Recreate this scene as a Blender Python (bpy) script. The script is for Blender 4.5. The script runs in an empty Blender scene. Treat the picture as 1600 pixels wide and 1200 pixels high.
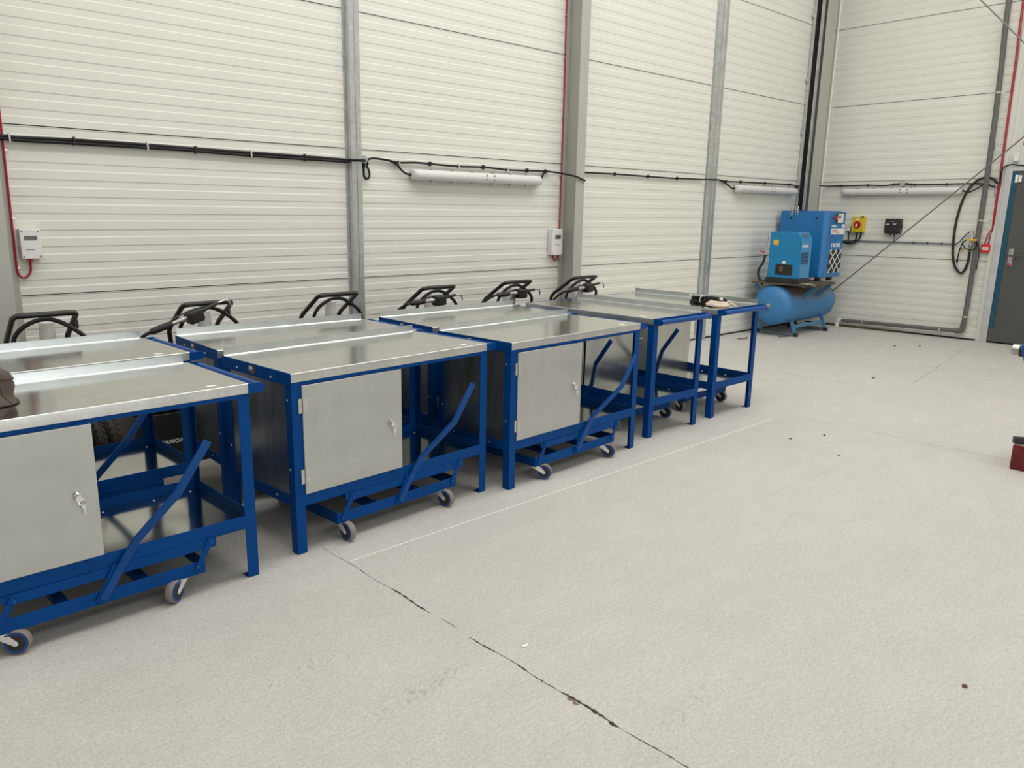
import bpy, bmesh, math, random
from mathutils import Vector, Matrix
random.seed(7)
SC = bpy.context.scene
COL = SC.collection
R = math.radians
D, XE = 5.418, 11.308          # long wall plane y, end wall plane x
ZTOP = 6.6

# ------------------------------------------------------------------ materials
def new_mat(name):
    m = bpy.data.materials.new(name); m.use_nodes = True
    nt = m.node_tree
    return m, nt, nt.nodes['Principled BSDF']

def flat(name, col, rough=.5, metal=0., spec=.5, var=0., scale=6., bump=0., bscale=60., stretch=None, emit=0., coat=0.):
    m, nt, b = new_mat(name)
    b.inputs['Base Color'].default_value = (*col, 1)
    b.inputs['Roughness'].default_value = rough
    b.inputs['Metallic'].default_value = metal
    b.inputs['Specular IOR Level'].default_value = spec
    b.inputs['Coat Weight'].default_value = coat
    N, L = nt.nodes.new, nt.links.new
    tc = N('ShaderNodeTexCoord'); mp = N('ShaderNodeMapping'); L(tc.outputs['Object'], mp.inputs['Vector'])
    if stretch: mp.inputs['Scale'].default_value = stretch
    if var:
        n = N('ShaderNodeTexNoise'); n.inputs['Scale'].default_value = scale; n.inputs['Detail'].default_value = 5
        L(mp.outputs['Vector'], n.inputs['Vector'])
        r = N('ShaderNodeValToRGB'); r.color_ramp.elements[0].position = .3; r.color_ramp.elements[1].position = .7
        r.color_ramp.elements[0].color = (*[c * (1 - var) for c in col], 1)
        r.color_ramp.elements[1].color = (*[min(1, c * (1 + var)) for c in col], 1)
        L(n.outputs['Fac'], r.inputs['Fac']); L(r.outputs['Color'], b.inputs['Base Color'])
    if bump:
        n2 = N('ShaderNodeTexNoise'); n2.inputs['Scale'].default_value = bscale; n2.inputs['Detail'].default_value = 3
        L(mp.outputs['Vector'], n2.inputs['Vector'])
        bp = N('ShaderNodeBump'); bp.inputs['Strength'].default_value = bump; bp.inputs['Distance'].default_value = .004
        L(n2.outputs['Fac'], bp.inputs['Height']); L(bp.outputs['Normal'], b.inputs['Normal'])
    return m

def galv(name, col, rough, metal, vscale, amt, stretch=None, spangle=True):
    """galvanised sheet: spangle cells plus soft clouding"""
    m, nt, b = new_mat(name)
    N, L = nt.nodes.new, nt.links.new
    tc = N('ShaderNodeTexCoord'); mp = N('ShaderNodeMapping'); L(tc.outputs['Object'], mp.inputs['Vector'])
    if stretch: mp.inputs['Scale'].default_value = stretch
    v = N('ShaderNodeTexVoronoi') if spangle else N('ShaderNodeTexNoise')
    v.inputs['Scale'].default_value = vscale
    L(mp.outputs['Vector'], v.inputs['Vector'])
    n = N('ShaderNodeTexNoise'); n.inputs['Scale'].default_value = 7; n.inputs['Detail'].default_value = 6
    L(tc.outputs['Object'], n.inputs['Vector'])
    r1 = N('ShaderNodeMapRange'); L(v.outputs['Color' if spangle else 'Fac'], r1.inputs['Value'])
    r1.inputs['To Min'].default_value = 1 - amt; r1.inputs['To Max'].default_value = 1 + amt
    r2 = N('ShaderNodeMapRange'); L(n.outputs['Fac'], r2.inputs['Value'])
    r2.inputs['From Min'].default_value = .3; r2.inputs['From Max'].default_value = .7
    r2.inputs['To Min'].default_value = .93; r2.inputs['To Max'].default_value = 1.05
    mu = N('ShaderNodeMath'); mu.operation = 'MULTIPLY'; L(r1.outputs[0], mu.inputs[0]); L(r2.outputs[0], mu.inputs[1])
    mx = N('ShaderNodeVectorMath'); mx.operation = 'SCALE'; mx.inputs[0].default_value = col
    L(mu.outputs[0], mx.inputs['Scale']); L(mx.outputs[0], b.inputs['Base Color'])
    rr = N('ShaderNodeMapRange'); L(n.outputs['Fac'], rr.inputs['Value'])
    rr.inputs['To Min'].default_value = rough * .8; rr.inputs['To Max'].default_value = rough * 1.2
    L(rr.outputs[0], b.inputs['Roughness'])
    b.inputs['Metallic'].default_value = metal
    return m

def floor_material():
    m, nt, b = new_mat('painted_concrete')
    N, L = nt.nodes.new, nt.links.new
    tc = N('ShaderNodeTexCoord')
    def noise(scale, detail, stretch=None, rough=.5):
        mp = N('ShaderNodeMapping'); L(tc.outputs['Object'], mp.inputs['Vector'])
        if stretch:
            mp.inputs['Rotation'].default_value = (0, 0, R(stretch[0])); mp.inputs['Scale'].default_value = stretch[1]
        n = N('ShaderNodeTexNoise'); n.inputs['Scale'].default_value = scale; n.inputs['Detail'].default_value = detail
        n.inputs['Roughness'].default_value = rough
        L(mp.outputs['Vector'], n.inputs['Vector']); return n
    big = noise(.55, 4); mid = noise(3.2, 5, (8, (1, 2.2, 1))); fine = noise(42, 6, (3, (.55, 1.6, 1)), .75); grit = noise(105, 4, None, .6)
    r = N('ShaderNodeValToRGB'); e = r.color_ramp.elements
    e[0].position = .3; e[0].color = (.572, .551, .516, 1); e[1].position = .72; e[1].color = (.618, .594, .554, 1)
    L(big.outputs['Fac'], r.inputs['Fac'])
    r2 = N('ShaderNodeMapRange'); L(mid.outputs['Fac'], r2.inputs['Value'])
    r2.inputs['From Min'].default_value = .3; r2.inputs['From Max'].default_value = .7
    r2.inputs['To Min'].default_value = .965; r2.inputs['To Max'].default_value = 1.025
    r3 = N('ShaderNodeMapRange'); L(fine.outputs['Fac'], r3.inputs['Value'])
    r3.inputs['From Min'].default_value = .25; r3.inputs['From Max'].default_value = .75
    r3.inputs['To Min'].default_value = .89; r3.inputs['To Max'].default_value = 1.09
    r4 = N('ShaderNodeMapRange'); L(grit.outputs['Fac'], r4.inputs['Value'])  # speckle: shading of the small bumps put into the colour
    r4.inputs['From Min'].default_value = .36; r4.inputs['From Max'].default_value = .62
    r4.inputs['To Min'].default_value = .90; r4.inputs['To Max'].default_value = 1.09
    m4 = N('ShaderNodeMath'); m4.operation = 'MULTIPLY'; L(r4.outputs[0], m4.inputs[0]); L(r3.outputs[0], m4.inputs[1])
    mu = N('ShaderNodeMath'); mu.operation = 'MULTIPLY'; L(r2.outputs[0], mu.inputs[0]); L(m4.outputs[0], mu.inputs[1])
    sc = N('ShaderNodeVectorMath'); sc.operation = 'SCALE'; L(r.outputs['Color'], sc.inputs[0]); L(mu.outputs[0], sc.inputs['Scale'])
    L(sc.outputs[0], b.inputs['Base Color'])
    b.inputs['Roughness'].default_value = .62; b.inputs['Specular IOR Level'].default_value = .3
    # trowel ridges and roughness of the coating
    rid = noise(7, 8, (2, (1.0, 7.0, 1)), .78)
    a1 = N('ShaderNodeMath'); a1.operation = 'MULTIPLY_ADD'; a1.inputs[1].default_value = 1.1
    L(fine.outputs['Fac'], a1.inputs[0]); L(rid.outputs['Fac'], a1.inputs[2])
    a2 = N('ShaderNodeMath'); a2.operation = 'MULTIPLY_ADD'; a2.inputs[1].default_value = .9
    L(grit.outputs['Fac'], a2.inputs[0]); L(a1.outputs[0], a2.inputs[2])
    bp = N('ShaderNodeBump'); bp.inputs['Strength'].default_value = .5; bp.inputs['Distance'].default_value = .010
    L(a2.outputs[0], bp.inputs['Height']); L(bp.outputs['Normal'], b.inputs['Normal'])
    return m

def dusty_tank():
    m = flat('dusty_blue_tank_shell', (.045, .215, .47), .48, var=.08, scale=5)
    nt = m.node_tree; N, L = nt.nodes.new, nt.links.new; b = nt.nodes['Principled BSDF']
    src = b.inputs['Base Color'].links[0].from_socket
    tc = N('ShaderNodeTexCoord'); sp = N('ShaderNodeSeparateXYZ'); L(tc.outputs['Object'], sp.inputs[0])
    n = N('ShaderNodeTexNoise'); n.inputs['Scale'].default_value = 4.5; n.inputs['Detail'].default_value = 6; L(tc.outputs['Object'], n.inputs['Vector'])
    a = N('ShaderNodeMapRange'); a.inputs['From Min'].default_value = .44; a.inputs['From Max'].default_value = .58; L(sp.outputs['Z'], a.inputs['Value'])
    c = N('ShaderNodeMapRange'); c.inputs['From Min'].default_value = -.66; c.inputs['From Max'].default_value = -.45; L(sp.outputs['X'], c.inputs['Value'])
    k = N('ShaderNodeMath'); k.operation = 'MULTIPLY'; L(a.outputs[0], k.inputs[0]); L(c.outputs[0], k.inputs[1])
    q = N('ShaderNodeMath'); q.operation = 'MULTIPLY_ADD'; q.inputs[1].default_value = 2.4; L(n.outputs['Fac'], q.inputs[0]); q.inputs[2].default_value = -.05
    k2 = N('ShaderNodeMath'); k2.operation = 'MULTIPLY'; k2.use_clamp = True; L(k.outputs[0], k2.inputs[0]); L(q.outputs[0], k2.inputs[1])
    mx = N('ShaderNodeMix'); mx.data_type = 'RGBA'; L(k2.outputs[0], mx.inputs[0]); L(src, mx.inputs[6]); mx.inputs[7].default_value = (.17, .14, .11, 1)
    L(mx.outputs[2], b.inputs['Base Color']); return m

M = dict(
    tankdust=dusty_tank(),
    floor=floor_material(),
    wall=flat('cream_cladding', (.77, .762, .695), .55, spec=.3, var=.012, scale=1.5),
    darkwall=flat('dark_grey_cladding', (.13, .13, .125), .6),
    ceil=flat('white_liner', (.75, .74, .69), .7),
    flash=flat('cream_flashing', (.68, .675, .625), .5, var=.02, scale=3),
    seam=flat('seam_shadow_gap', (.05, .05, .045), .8),
    dark=flat('black_gap_shade', (.012, .012, .012), .8),
    column=flat('grey_column_paint', (.44, .435, .395), .45, var=.03, scale=3),
    mullion=galv('galvanised_post', (.56, .58, .57), .38, .75, 28, .10),
    blue=flat('blue_powder_coat', (.0012, .056, .240), .44, spec=.10, var=.05, scale=5),
    bluehandle=flat('blue_powder_coat_tube', (.003, .064, .265), .38, spec=.25),
    top=galv('galvanised_worktop', (.635, .645, .605), .13, 1.0, 70, .02),
    lip=galv('galvanised_edge', (.60, .61, .60), .33, .9, 60, .06),
    upst=galv('galvanised_upstand', (.67, .71, .715), .32, .9, 60, .02),  # same metal as the lip; reflected daylight put into a lighter, bluer colour
    door=galv('galvanised_door', (.50, .51, .49), .42, .55, 40, .045, stretch=(9, 9, .5), spangle=False),
    sheet=galv('galvanised_sheet', (.52, .53, .51), .22, .95, 45, .05),
    endsheet=galv('smudged_galvanised_sheet', (.34, .36, .365), .30, .92, 5, .38, stretch=(1, 3.2, .8), spangle=False),  # smudges over a base darkened for the dark room it reflects
    zinc=flat('bright_zinc', (.60, .60, .585), .33, .9),
    forkzinc=flat('castor_fork_zinc', (.80, .80, .78), .35, .55),
    chrome=flat('chrome', (.82, .82, .82), .12, 1.),
    rivet=flat('rivet_metal', (.8, .8, .8), .3, .8),
    badge=flat('dark_badge', (.045, .04, .042), .45),
    white=flat('white_print', (.85, .85, .82), .5),
    label=flat('white_label', (.86, .86, .82), .55),
    tread=flat('grey_tyre_rubber', (.24, .215, .185), .8),
    rimblue=flat('blue_wheel_core', (.006, .045, .25), .45),
    hub=flat('black_hub', (.02, .02, .02), .6),
    black=flat('black_plastic', (.022, .021, .02), .45),
    blacktube=flat('black_painted_tube', (.022, .02, .018), .38),
    cable=flat('black_cable', (.009, .008, .008), .55, spec=.3),
    rubber=flat('black_hose_rubber', (.019, .018, .019), .6),
    knob=flat('knobbly_tyre', (.035, .030, .024), .85, bump=1., bscale=40),
    pump=flat('white_pump_plastic', (.62, .60, .58), .45),
    alu=flat('cast_aluminium', (.45, .44, .42), .42, .7, var=.08, scale=30),
    lampg=flat('frosted_diffuser', (.72, .70, .69), .4, var=.03, scale=8),
    lampb=flat('lamp_housing_grey', (.58, .57, .55), .5),
    meter=flat('white_meter_plastic', (.80, .77, .765), .4),
    screen=flat('grey_lcd', (.10, .105, .095), .3),
    screw=flat('grey_screw_cap', (.25, .25, .25), .5),
    red=flat('red_fire_cable', (.40, .012, .035), .45),
    redplastic=flat('red_plastic', (.62, .03, .05), .4),
    clip=flat('white_cable_tie', (.62, .6, .58), .5),
    greyjb=flat('grey_junction_box', (.42, .42, .40), .5),
    comp=flat('compressor_blue', (.014, .172, .455), .35, var=.03, scale=4),
    dryer=flat('dryer_blue', (.010, .225, .495), .35, var=.03, scale=4),
    dryfront=flat('dryer_front_blue', (.05, .27, .52), .35),
    tank=flat('dusty_blue_tank', (.055, .235, .50), .48, var=.10, scale=5),
    tankleg=flat('tank_leg_blue', (.075, .235, .43), .5),
    railgrey=flat('grey_foot_rail', (.16, .20, .22), .45, .4),
    board=flat('dirty_platform', (.10, .075, .05), .8, var=.35, scale=14),
    dust=flat('dusty_cloth', (.33, .29, .25), .85, var=.25, scale=18),
    yellow=flat('isolator_yellow', (.72, .50, .02), .45),
    amber=flat('yellow_sticker', (.85, .53, .03), .5),
    redknob=flat('red_knob', (.45, .012, .015), .35),
    ctrl=flat('control_panel_black', (.012, .015, .02), .4),
    rod=flat('steel_brace_rod', (.23, .225, .205), .45, .5),
    pipe=flat('grey_plastic_pipe', (.135, .13, .125), .45),
    brass=flat('brass_fitting', (.55, .36, .10), .35, .8),
    doorleaf=flat('dark_grey_door', (.085, .087, .081), .4, var=.05, scale=3),
    frame=galv('silver_door_frame', (.62, .63, .64), .45, .5, 10, .05),
    teal=flat('teal_film', (.010, .080, .125), .3),
    signred=flat('sign_red', (.55, .01, .03), .5),
    bag=flat('brown_bag_fabric', (.085, .062, .05), .75, var=.22, scale=9, bump=.5, bscale=14),
    bagseam=flat('brown_bag_piping', (.045, .033, .028), .8),
    cream=flat('cream_webbing', (.68, .55, .46), .7, var=.08, scale=30),
    redblock=flat('dark_red_block', (.14, .012, .014), .75, var=.35, scale=16, bump=.5, bscale=20),
    machblue=flat('machine_blue', (.008, .075, .33), .35),
    timber=flat('rusty_brown_batten', (.11, .07, .035), .85, var=.4, scale=10),
    crack=flat('crack_dirt', (.045, .04, .035), .9, var=.4, scale=30),
    crackred=flat('crack_filler', (.22, .15, .12), .9, var=.3, scale=40),
    chalk=flat('pale_line', (.80, .77, .70), .8),
    joint=flat('faint_joint', (.40, .375, .335), .9, var=.2, scale=8),
    scrape=flat('faint_scrape', (.48, .462, .43), .9, var=.1, scale=8),
    leaf=flat('dry_leaf', (.13, .06, .03), .8),
    leafp=flat('pale_flake', (.85, .82, .75), .7),
)

# ------------------------------------------------------------------ mesh builder
class MB:
    def __init__(s): s.bm = bmesh.new()
    def box(s, x0, x1, y0, y1, z0, z1):
        vs = [s.bm.verts.new((x, y, z)) for x in (x0, x1) for y in (y0, y1) for z in (z0, z1)]
        for f in ((0, 1, 3, 2), (4, 6, 7, 5), (0, 4, 5, 1), (2, 3, 7, 6), (0, 2, 6, 4), (1, 5, 7, 3)):
            s.bm.faces.new([vs[i] for i in f])
        return s
    def bar(s, p0, p1, w, t, side=(0, 1, 0)):
        """rectangular bar p0->p1; t measured along `side`, w across it"""
        p0, p1 = Vector(p0), Vector(p1); T = (p1 - p0).normalized(); A = Vector(side); A = (A - T * A.dot(T)).normalized(); B = T.cross(A)
        vs = []
        for p in (p0, p1):
            for a, b in ((-1, -1), (1, -1), (1, 1), (-1, 1)):
                vs.append(s.bm.verts.new(p + A * a * t / 2 + B * b * w / 2))
        s._skin([vs[:4], vs[4:]]); return s
    def _skin(s, rings, cap=True):
        n = len(rings[0])
        for r0, r1 in zip(rings, rings[1:]):
            for i in range(n):
                s.bm.faces.new((r0[i], r0[(i + 1) % n], r1[(i + 1) % n], r1[i]))
        if cap:
            s.bm.faces.new(rings[0][::-1]); s.bm.faces.new(rings[-1])
    def sweep(s, pts, w, t, side=(0, 1, 0)):
        pts = [Vector(p) for p in pts]; rings = []
        for i, p in enumerate(pts):
            a = pts[max(i - 1, 0)]; b = pts[min(i + 1, len(pts) - 1)]; T = (b - a).normalized()
            A = Vector(side); A = (A - T * A.dot(T)).normalized(); B = T.cross(A)
            rings.append([s.bm.verts.new(p + A * x * t / 2 + B * y * w / 2) for x, y in ((-1, -1), (1, -1), (1, 1), (-1, 1))])
        s._skin(rings); return s
    def tube(s, pts, r, seg=10, smooth=0, radii=None):
        pts = [Vector(p) for p in pts]
        if smooth: pts = curve(pts, smooth)
        T0 = (pts[1] - pts[0]).normalized()
        A = T0.orthogonal().normalized(); rings = []
        for i, p in enumerate(pts):
            a = pts[max(i - 1, 0)]; b = pts[min(i + 1, len(pts) - 1)]; T = (b - a).normalized()
            A = (A - T * A.dot(T)).normalized(); B = T.cross(A)
            k = 1.0
            if 0 < i < len(pts) - 1:
                c = (p - a).normalized().dot((b - p).normalized()); k = 1 / max(.6, math.sqrt(max(.01, (1 + c) / 2)))
            rr = (radii[i] if radii else r)
            rings.append([s.bm.verts.new(p + (A * math.cos(q) + B * math.sin(q)) * rr) for q in [2 * math.pi * j / seg for j in range(seg)]])
        s._skin(rings); return s
    def cyl(s, p0, p1, r, seg=20, r2=None):
        return s.tube([p0, p1], r, seg, radii=[r, r if r2 is None else r2])
    def lathe(s, prof, origin=(0, 0, 0), axis=(0, 0, 1), seg=32):
        """prof: (distance along axis, radius)"""
        o = Vector(origin); T = Vector(axis).normalized(); A = T.orthogonal().normalized(); B = T.cross(A); rings = []
        for d, r in prof:
            rings.append([s.bm.verts.new(o + T * d + (A * math.cos(q) + B * math.sin(q)) * max(r, 1e-4)) for q in [2 * math.pi * j / seg for j in range(seg)]])
        s._skin(rings); return s
    def prism(s, poly, f0, f1):
        """poly 2-D points; f0, f1 map a 2-D point to 3-D on the two end faces"""
        a = [s.bm.verts.new(f0(*p)) for p in poly]; b = [s.bm.verts.new(f1(*p)) for p in poly]
        s._skin([a, b]); return s
    def mesh(s, name):
        bmesh.ops.recalc_face_normals(s.bm, faces=s.bm.faces)
        me = bpy.data.meshes.new(name); s.bm.to_mesh(me); s.bm.free(); return me
    def build(s, name, mat, parent=None, bevel=0., smooth=True, loc=None, seg=2):
        me = s.mesh(name)
        return link(name, me, mat, parent, bevel, smooth, loc, seg)

def link(name, me, mat, parent=None, bevel=0., smooth=True, loc=None, seg=2):
    if mat: me.materials.append(mat)
    if smooth:
        me.shade_smooth(); me.set_sharp_from_angle(angle=R(38))
    o = bpy.data.objects.new(name, me); COL.objects.link(o)
    if parent: o.parent = parent
    if loc: o.location = loc
    if bevel:
        b = o.modifiers.new('bevel', 'BEVEL'); b.width = bevel; b.segments = seg; b.limit_method = 'ANGLE'; b.angle_limit = R(40)
    return o

def curve(pts, n):
    """Catmull-Rom through pts"""
    out = []
    P = [pts[0] * 2 - pts[1]] + pts + [pts[-1] * 2 - pts[-2]]
    for i in range(1, len(P) - 2):
        for k in range(n):
            t = k / n; a, b, c, d = P[i - 1:i + 3]
            out.append(.5 * ((2 * b) + (c - a) * t + (2 * a - 5 * b + 4 * c - d) * t * t + (3 * b - a - 3 * c + d) * t ** 3))
    out.append(pts[-1]); return out

def arc(cx, cy, r, a0, a1, n=8):
    return [(cx + r * math.cos(R(a0 + (a1 - a0) * i / n)), cy + r * math.sin(R(a0 + (a1 - a0) * i / n))) for i in range(n + 1)]

def rrect(x0, x1, y0, y1, r, n=5):
    return arc(x1 - r, y1 - r, r, 0, 90, n) + arc(x0 + r, y1 - r, r, 90, 180, n) + arc(x0 + r, y0 + r, r, 180, 270, n) + arc(x1 - r, y0 + r, r, 270, 360, n)

def text_mesh(txt, size, depth=.001, name='lettering', xscale=1., bold=0.):
    cu = bpy.data.curves.new(name, 'FONT'); cu.body = txt; cu.size = size; cu.extrude = depth / 2
    cu.offset = bold; cu.align_x = 'LEFT'; cu.align_y = 'BOTTOM_BASELINE'; cu.resolution_u = 3
    tmp = bpy.data.objects.new('tmp', cu); COL.objects.link(tmp)
    dg = bpy.context.evaluated_depsgraph_get(); dg.update()
    me = bpy.data.meshes.new_from_object(tmp.evaluated_get(dg))
    bpy.data.objects.remove(tmp); bpy.data.curves.remove(cu)
    if xscale != 1: me.transform(Matrix.Diagonal((xscale, 1, 1, 1)))
    me.materials.clear(); me.name = name
    return me

def text(name, txt, size, origin, right, up, mat, parent=None, xscale=1., bold=0.):
    me = text_mesh(txt, size, .0012, name, xscale, bold)
    X = Vector(right).normalized(); Y = Vector(up).normalized(); Z = X.cross(Y)
    m = Matrix((X, Y, Z)).transposed().to_4x4(); m.translation = Vector(origin)
    me.transform(m)
    return link(name, me, mat, parent, smooth=False)

def tag(o, label=None, cat=None, group=None, kind=None):
    if label: o['label'] = label
    if cat: o['category'] = cat
    if group: o['group'] = group
    if kind: o['kind'] = kind
    return o

def thing(name, label, cat, loc=(0, 0, 0), rz=0., group=None):
    o = bpy.data.objects.new(name, None); COL.objects.link(o); o.empty_display_size = .1
    o.location = loc; o.rotation_euler = (0, 0, rz)
    return tag(o, label, cat, group)

KIDS = {}
def copy_tree(o, parent=None):
    c = o.copy(); COL.objects.link(c); c.parent = parent
    for ch in [x for x in COL.objects if x.parent == o]: copy_tree(ch, c)
    return c

def struct(name, mb, mat, label, parent=None, **k):
    o = mb.build(name, mat, parent, **k)
    if parent is None: tag(o, label, None, None, 'structure')
    return o

# ------------------------------------------------------------------ room shell
SEAM, PITCH = 1.0045, 1.0054
def cladding(name, mat, fmap, a0, a1, label, zlo=.045):
    """ribbed sandwich panels: profile (depth, z) extruded along the wall; fmap(a, depth, z) -> xyz"""
    prof = []
    k0 = 0
    z = SEAM - PITCH
    edges = []
    while z < ZTOP:
        pz = max(z, zlo)
        n = 10; p = PITCH / n
        prof += [(-.012, max(z, zlo)), (-.012, max(z + .0022, zlo)), (0, max(z + .0034, zlo + .003))]
        for i in range(n):
            b = z + i * p
            s = [(0, b + .044), (-.0029, b + .051), (-.0029, b + .088), (0, b + .095)]
            if i == 0: pass
            prof += [q for q in s if q[1] > zlo + .006]
        prof += [(0, z + PITCH - .0034), (-.012, z + PITCH - .0022)]
        z += PITCH
    pf = [q for i, q in enumerate(prof) if i == 0 or q[1] >= prof[i - 1][1]]
    mb = MB()
    va = [mb.bm.verts.new(fmap(a0, d, zz)) for d, zz in pf]; vb = [mb.bm.verts.new(fmap(a1, d, zz)) for d, zz in pf]
    for i in range(len(pf) - 1): mb.bm.faces.new((va[i], va[i + 1], vb[i + 1], vb[i]))
    # back skin so that the wall has thickness
    t = -.08
    c = [mb.bm.verts.new(fmap(a, t, zz)) for a, zz in ((a0, pf[0][1]), (a0, pf[-1][1]), (a1, pf[-1][1]), (a1, pf[0][1]))]
    mb.bm.faces.new(c)
    mb.bm.faces.new((va[0], vb[0], c[3], c[0])); mb.bm.faces.new((vb[-1], va[-1], c[1], c[2]))
    mb.bm.faces.new([*va, c[1], c[0]][::-1]); mb.bm.faces.new([*vb[::-1], c[3], c[2]][::-1])
    o = tag(mb.build(name, mat, smooth=False), label, None, None, 'structure')
    k = 1
    while SEAM + (k - 1) * PITCH < ZTOP:                      # dark gasket in each panel joint
        zz = SEAM + (k - 1) * PITCH; s = MB()
        v = [s.bm.verts.new(fmap(a, d, z)) for a in (a0, a1) for d in (-.0125, -.003) for z in (zz - .0020, zz + .0020)]
        for f in ((0, 1, 3, 2), (4, 6, 7, 5), (0, 4, 5, 1), (2, 3, 7, 6), (0, 2, 6, 4), (1, 5, 7, 3)): s.bm.faces.new([v[i] for i in f])
        s.build('panel_joint', M['seam'], o, smooth=False); k += 1
    return o

XW, YS = -7.5, -13.0
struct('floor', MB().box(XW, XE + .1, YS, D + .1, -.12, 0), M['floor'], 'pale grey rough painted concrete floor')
cladding('wall_left', M['wall'], lambda a, d, z: (a, D - d, z), XW, XE, 'cream ribbed cladding panels behind the workbenches')
cladding('wall_right', M['wall'], lambda a, d, z: (XE - d, a, z), D, YS, 'cream ribbed cladding end wall with the door')
struct('wall_front', MB().box(XW, XE, YS - .1, YS, 0, ZTOP), M['wall'], 'plain cream wall behind the camera')
struct('wall_back', MB().box(XW - .1, XW, YS, D, 0, ZTOP), M['darkwall'], 'dark grey wall at the far left')  # unseen wall, darkened for dim reflections and less bounce on the left
struct('ceiling', MB().box(XW, XE, YS, D, ZTOP, ZTOP + .1), M['ceil'], 'pale roof liner')
# gap shade put in as black strips; drip trim above, both walls
struct('baseboard_left', MB().box(XW, XE, D - .004, D + .06, 0, .022), M['dark'], 'black gap at foot of long wall')
struct('trim_1', MB().box(XW, XE, D - .006, D + .06, .022, .05), M['flash'], 'pale drip flashing along long wall')
struct('baseboard_right', MB().box(XE - .004, XE + .06, YS, 3.1, 0, .022).box(XE - .004, XE + .06, 3.1, D, 0, .022), M['dark'], 'black gap at foot of end wall')
struct('trim_2', MB().box(XE - .006, XE + .06, YS, D, .022, .05), M['flash'], 'pale drip flashing along end wall')

def ibeam(name, x, w, depth, label):
    mb = MB(); y0 = D - .002
    mb.box(x - w / 2, x + w / 2, y0 - .012, y0, 0, ZTOP).box(x - w / 2, x + w / 2, y0 - depth, y0 - depth + .012, 0, ZTOP)
    mb.box(x - .005, x + .005, y0 - depth + .012, y0 - .012, 0, ZTOP)
    return struct(name, mb, M['column'], label, bevel=.004, seg=3)
ibeam('steel_column', .944, .125, .2, 'grey steel column at far left of long wall')
struct('trim_4', MB().box(1.0, 1.076, D - .006, D - .001, 0, ZTOP), M['column'], 'grey plate behind the far left column')
ibeam('steel_column', 5.968, .125, .2, 'grey steel column halfway along long wall')
ibeam('steel_column', 10.925, .25, .17, 'grey steel column in the room corner')

struct('steel_column', MB().box(XE - .20, XE - .188, 1.50, 1.62, 0, ZTOP).box(XE - .188, XE - .016, 1.555, 1.565, 0, ZTOP).box(XE - .016, XE - .004, 1.50, 1.62, 0, ZTOP), M['column'], 'grey steel column beyond the door')

def mullion(x, w, label):
    mb = MB(); y0 = D - .002; d = .055
    poly = [(-w / 2 - .02, 0), (-w / 2, 0), (-w / 2 + .004, -d), (-.004, -d), (0, -d - .004), (.004, -d), (w / 2 - .004, -d), (w / 2, 0), (w / 2 + .02, 0), (w / 2 + .02, .002), (-w / 2 - .02, .002)]
    mb.prism(poly, lambda a, b: (x + a, y0 + b, 0), lambda a, b: (x + a, y0 + b, ZTOP))
    return struct('wall_post', mb, M['mullion'], label, smooth=False)
mullion(3.49, .10, 'galvanised wall post between left column and long lamp')
mullion(8.55, .15, 'galvanised wall post behind the far benches')

# flat flashing beside and above the door
struct('trim_3', MB().box(XE - .03, XE - .004, 3.055, 3.115, 0, ZTOP).box(XE - .022, XE - .004, 1.6, 3.055, 2.14, ZTOP).box(XE - .028, XE - .02, 2.935, 2.945, 2.14, ZTOP), M['flash'], 'pale flashing around the grey door', bevel=.002)

# door
dr = thing('door_1', None, None); dr['kind'] = 'structure'; dr['label'] = 'dark grey steel door in a silver frame'
MB().box(XE - .055, XE - .004, 2.985, 3.06, 0, 2.135).box(XE - .055, XE - .004, 1.86, 2.985, 2.085, 2.135).box(XE - .055, XE - .004, 1.80, 1.86, 0, 2.135).build('door_frame', M['frame'], dr, bevel=.004)
MB().box(XE - .04, XE - .004, 1.865, 2.983, .02, 2.083).build('door_leaf', M['doorleaf'], dr, bevel=.004)
MB().box(XE - .05, XE - .041, 2.928, 2.982, .19, 2.083).build('film_strip', M['teal'], dr, bevel=.001)
hg = MB().box(XE - .062, XE - .04, 2.917, 2.947, 1.95, 2.04).build('hinge', M['white'], dr, bevel=.003); MB().box(XE - .062, XE - .04, 2.88, 2.91, 1.955, 2.035).build('hinge', M['white'], dr, bevel=.003)
hd = MB().box(XE - .05, XE - .04, 2.845, 2.895, .97, 1.17).build('handle_plate', M['zinc'], dr, bevel=.004)
MB().cyl((XE - .05, 2.87, 1.09), (XE - .085, 2.87, 1.09), .011).bar((XE - .085, 2.88, 1.09), (XE - .085, 2.76, 1.085), .02, .014, (1, 0, 0)).build('lever_handle', M['doorleaf'], hd, bevel=.003)
MB().box(XE - .06, XE - .049, 2.857, 2.883, .965, .995).build('thumb_turn', M['redplastic'], hd, bevel=.004)

# ------------------------------------------------------------------ floor marks
def floor_strip(name, mat, pts, widths, label, z=.0012):
    mb = MB(); P = [Vector((x, y, 0)) for x, y in pts]; Ls, Rs = [], []
    for i, p in enumerate(P):
        T = (P[min(i + 1, len(P) - 1)] - P[max(i - 1, 0)]).normalized(); n = Vector((-T.y, T.x, 0)); w = widths[i] / 2
        j = random.uniform(-.25, .25) * w
        Ls.append(mb.bm.verts.new(p + n * (w + j) + Vector((0, 0, z)))); Rs.append(mb.bm.verts.new(p - n * (w - j) + Vector((0, 0, z))))
    for i in range(len(P) - 1): mb.bm.faces.new((Ls[i], Rs[i], Rs[i + 1], Ls[i + 1]))
    o = mb.build(name, mat, smooth=False); return tag(o, label, None, None, 'structure')

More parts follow.
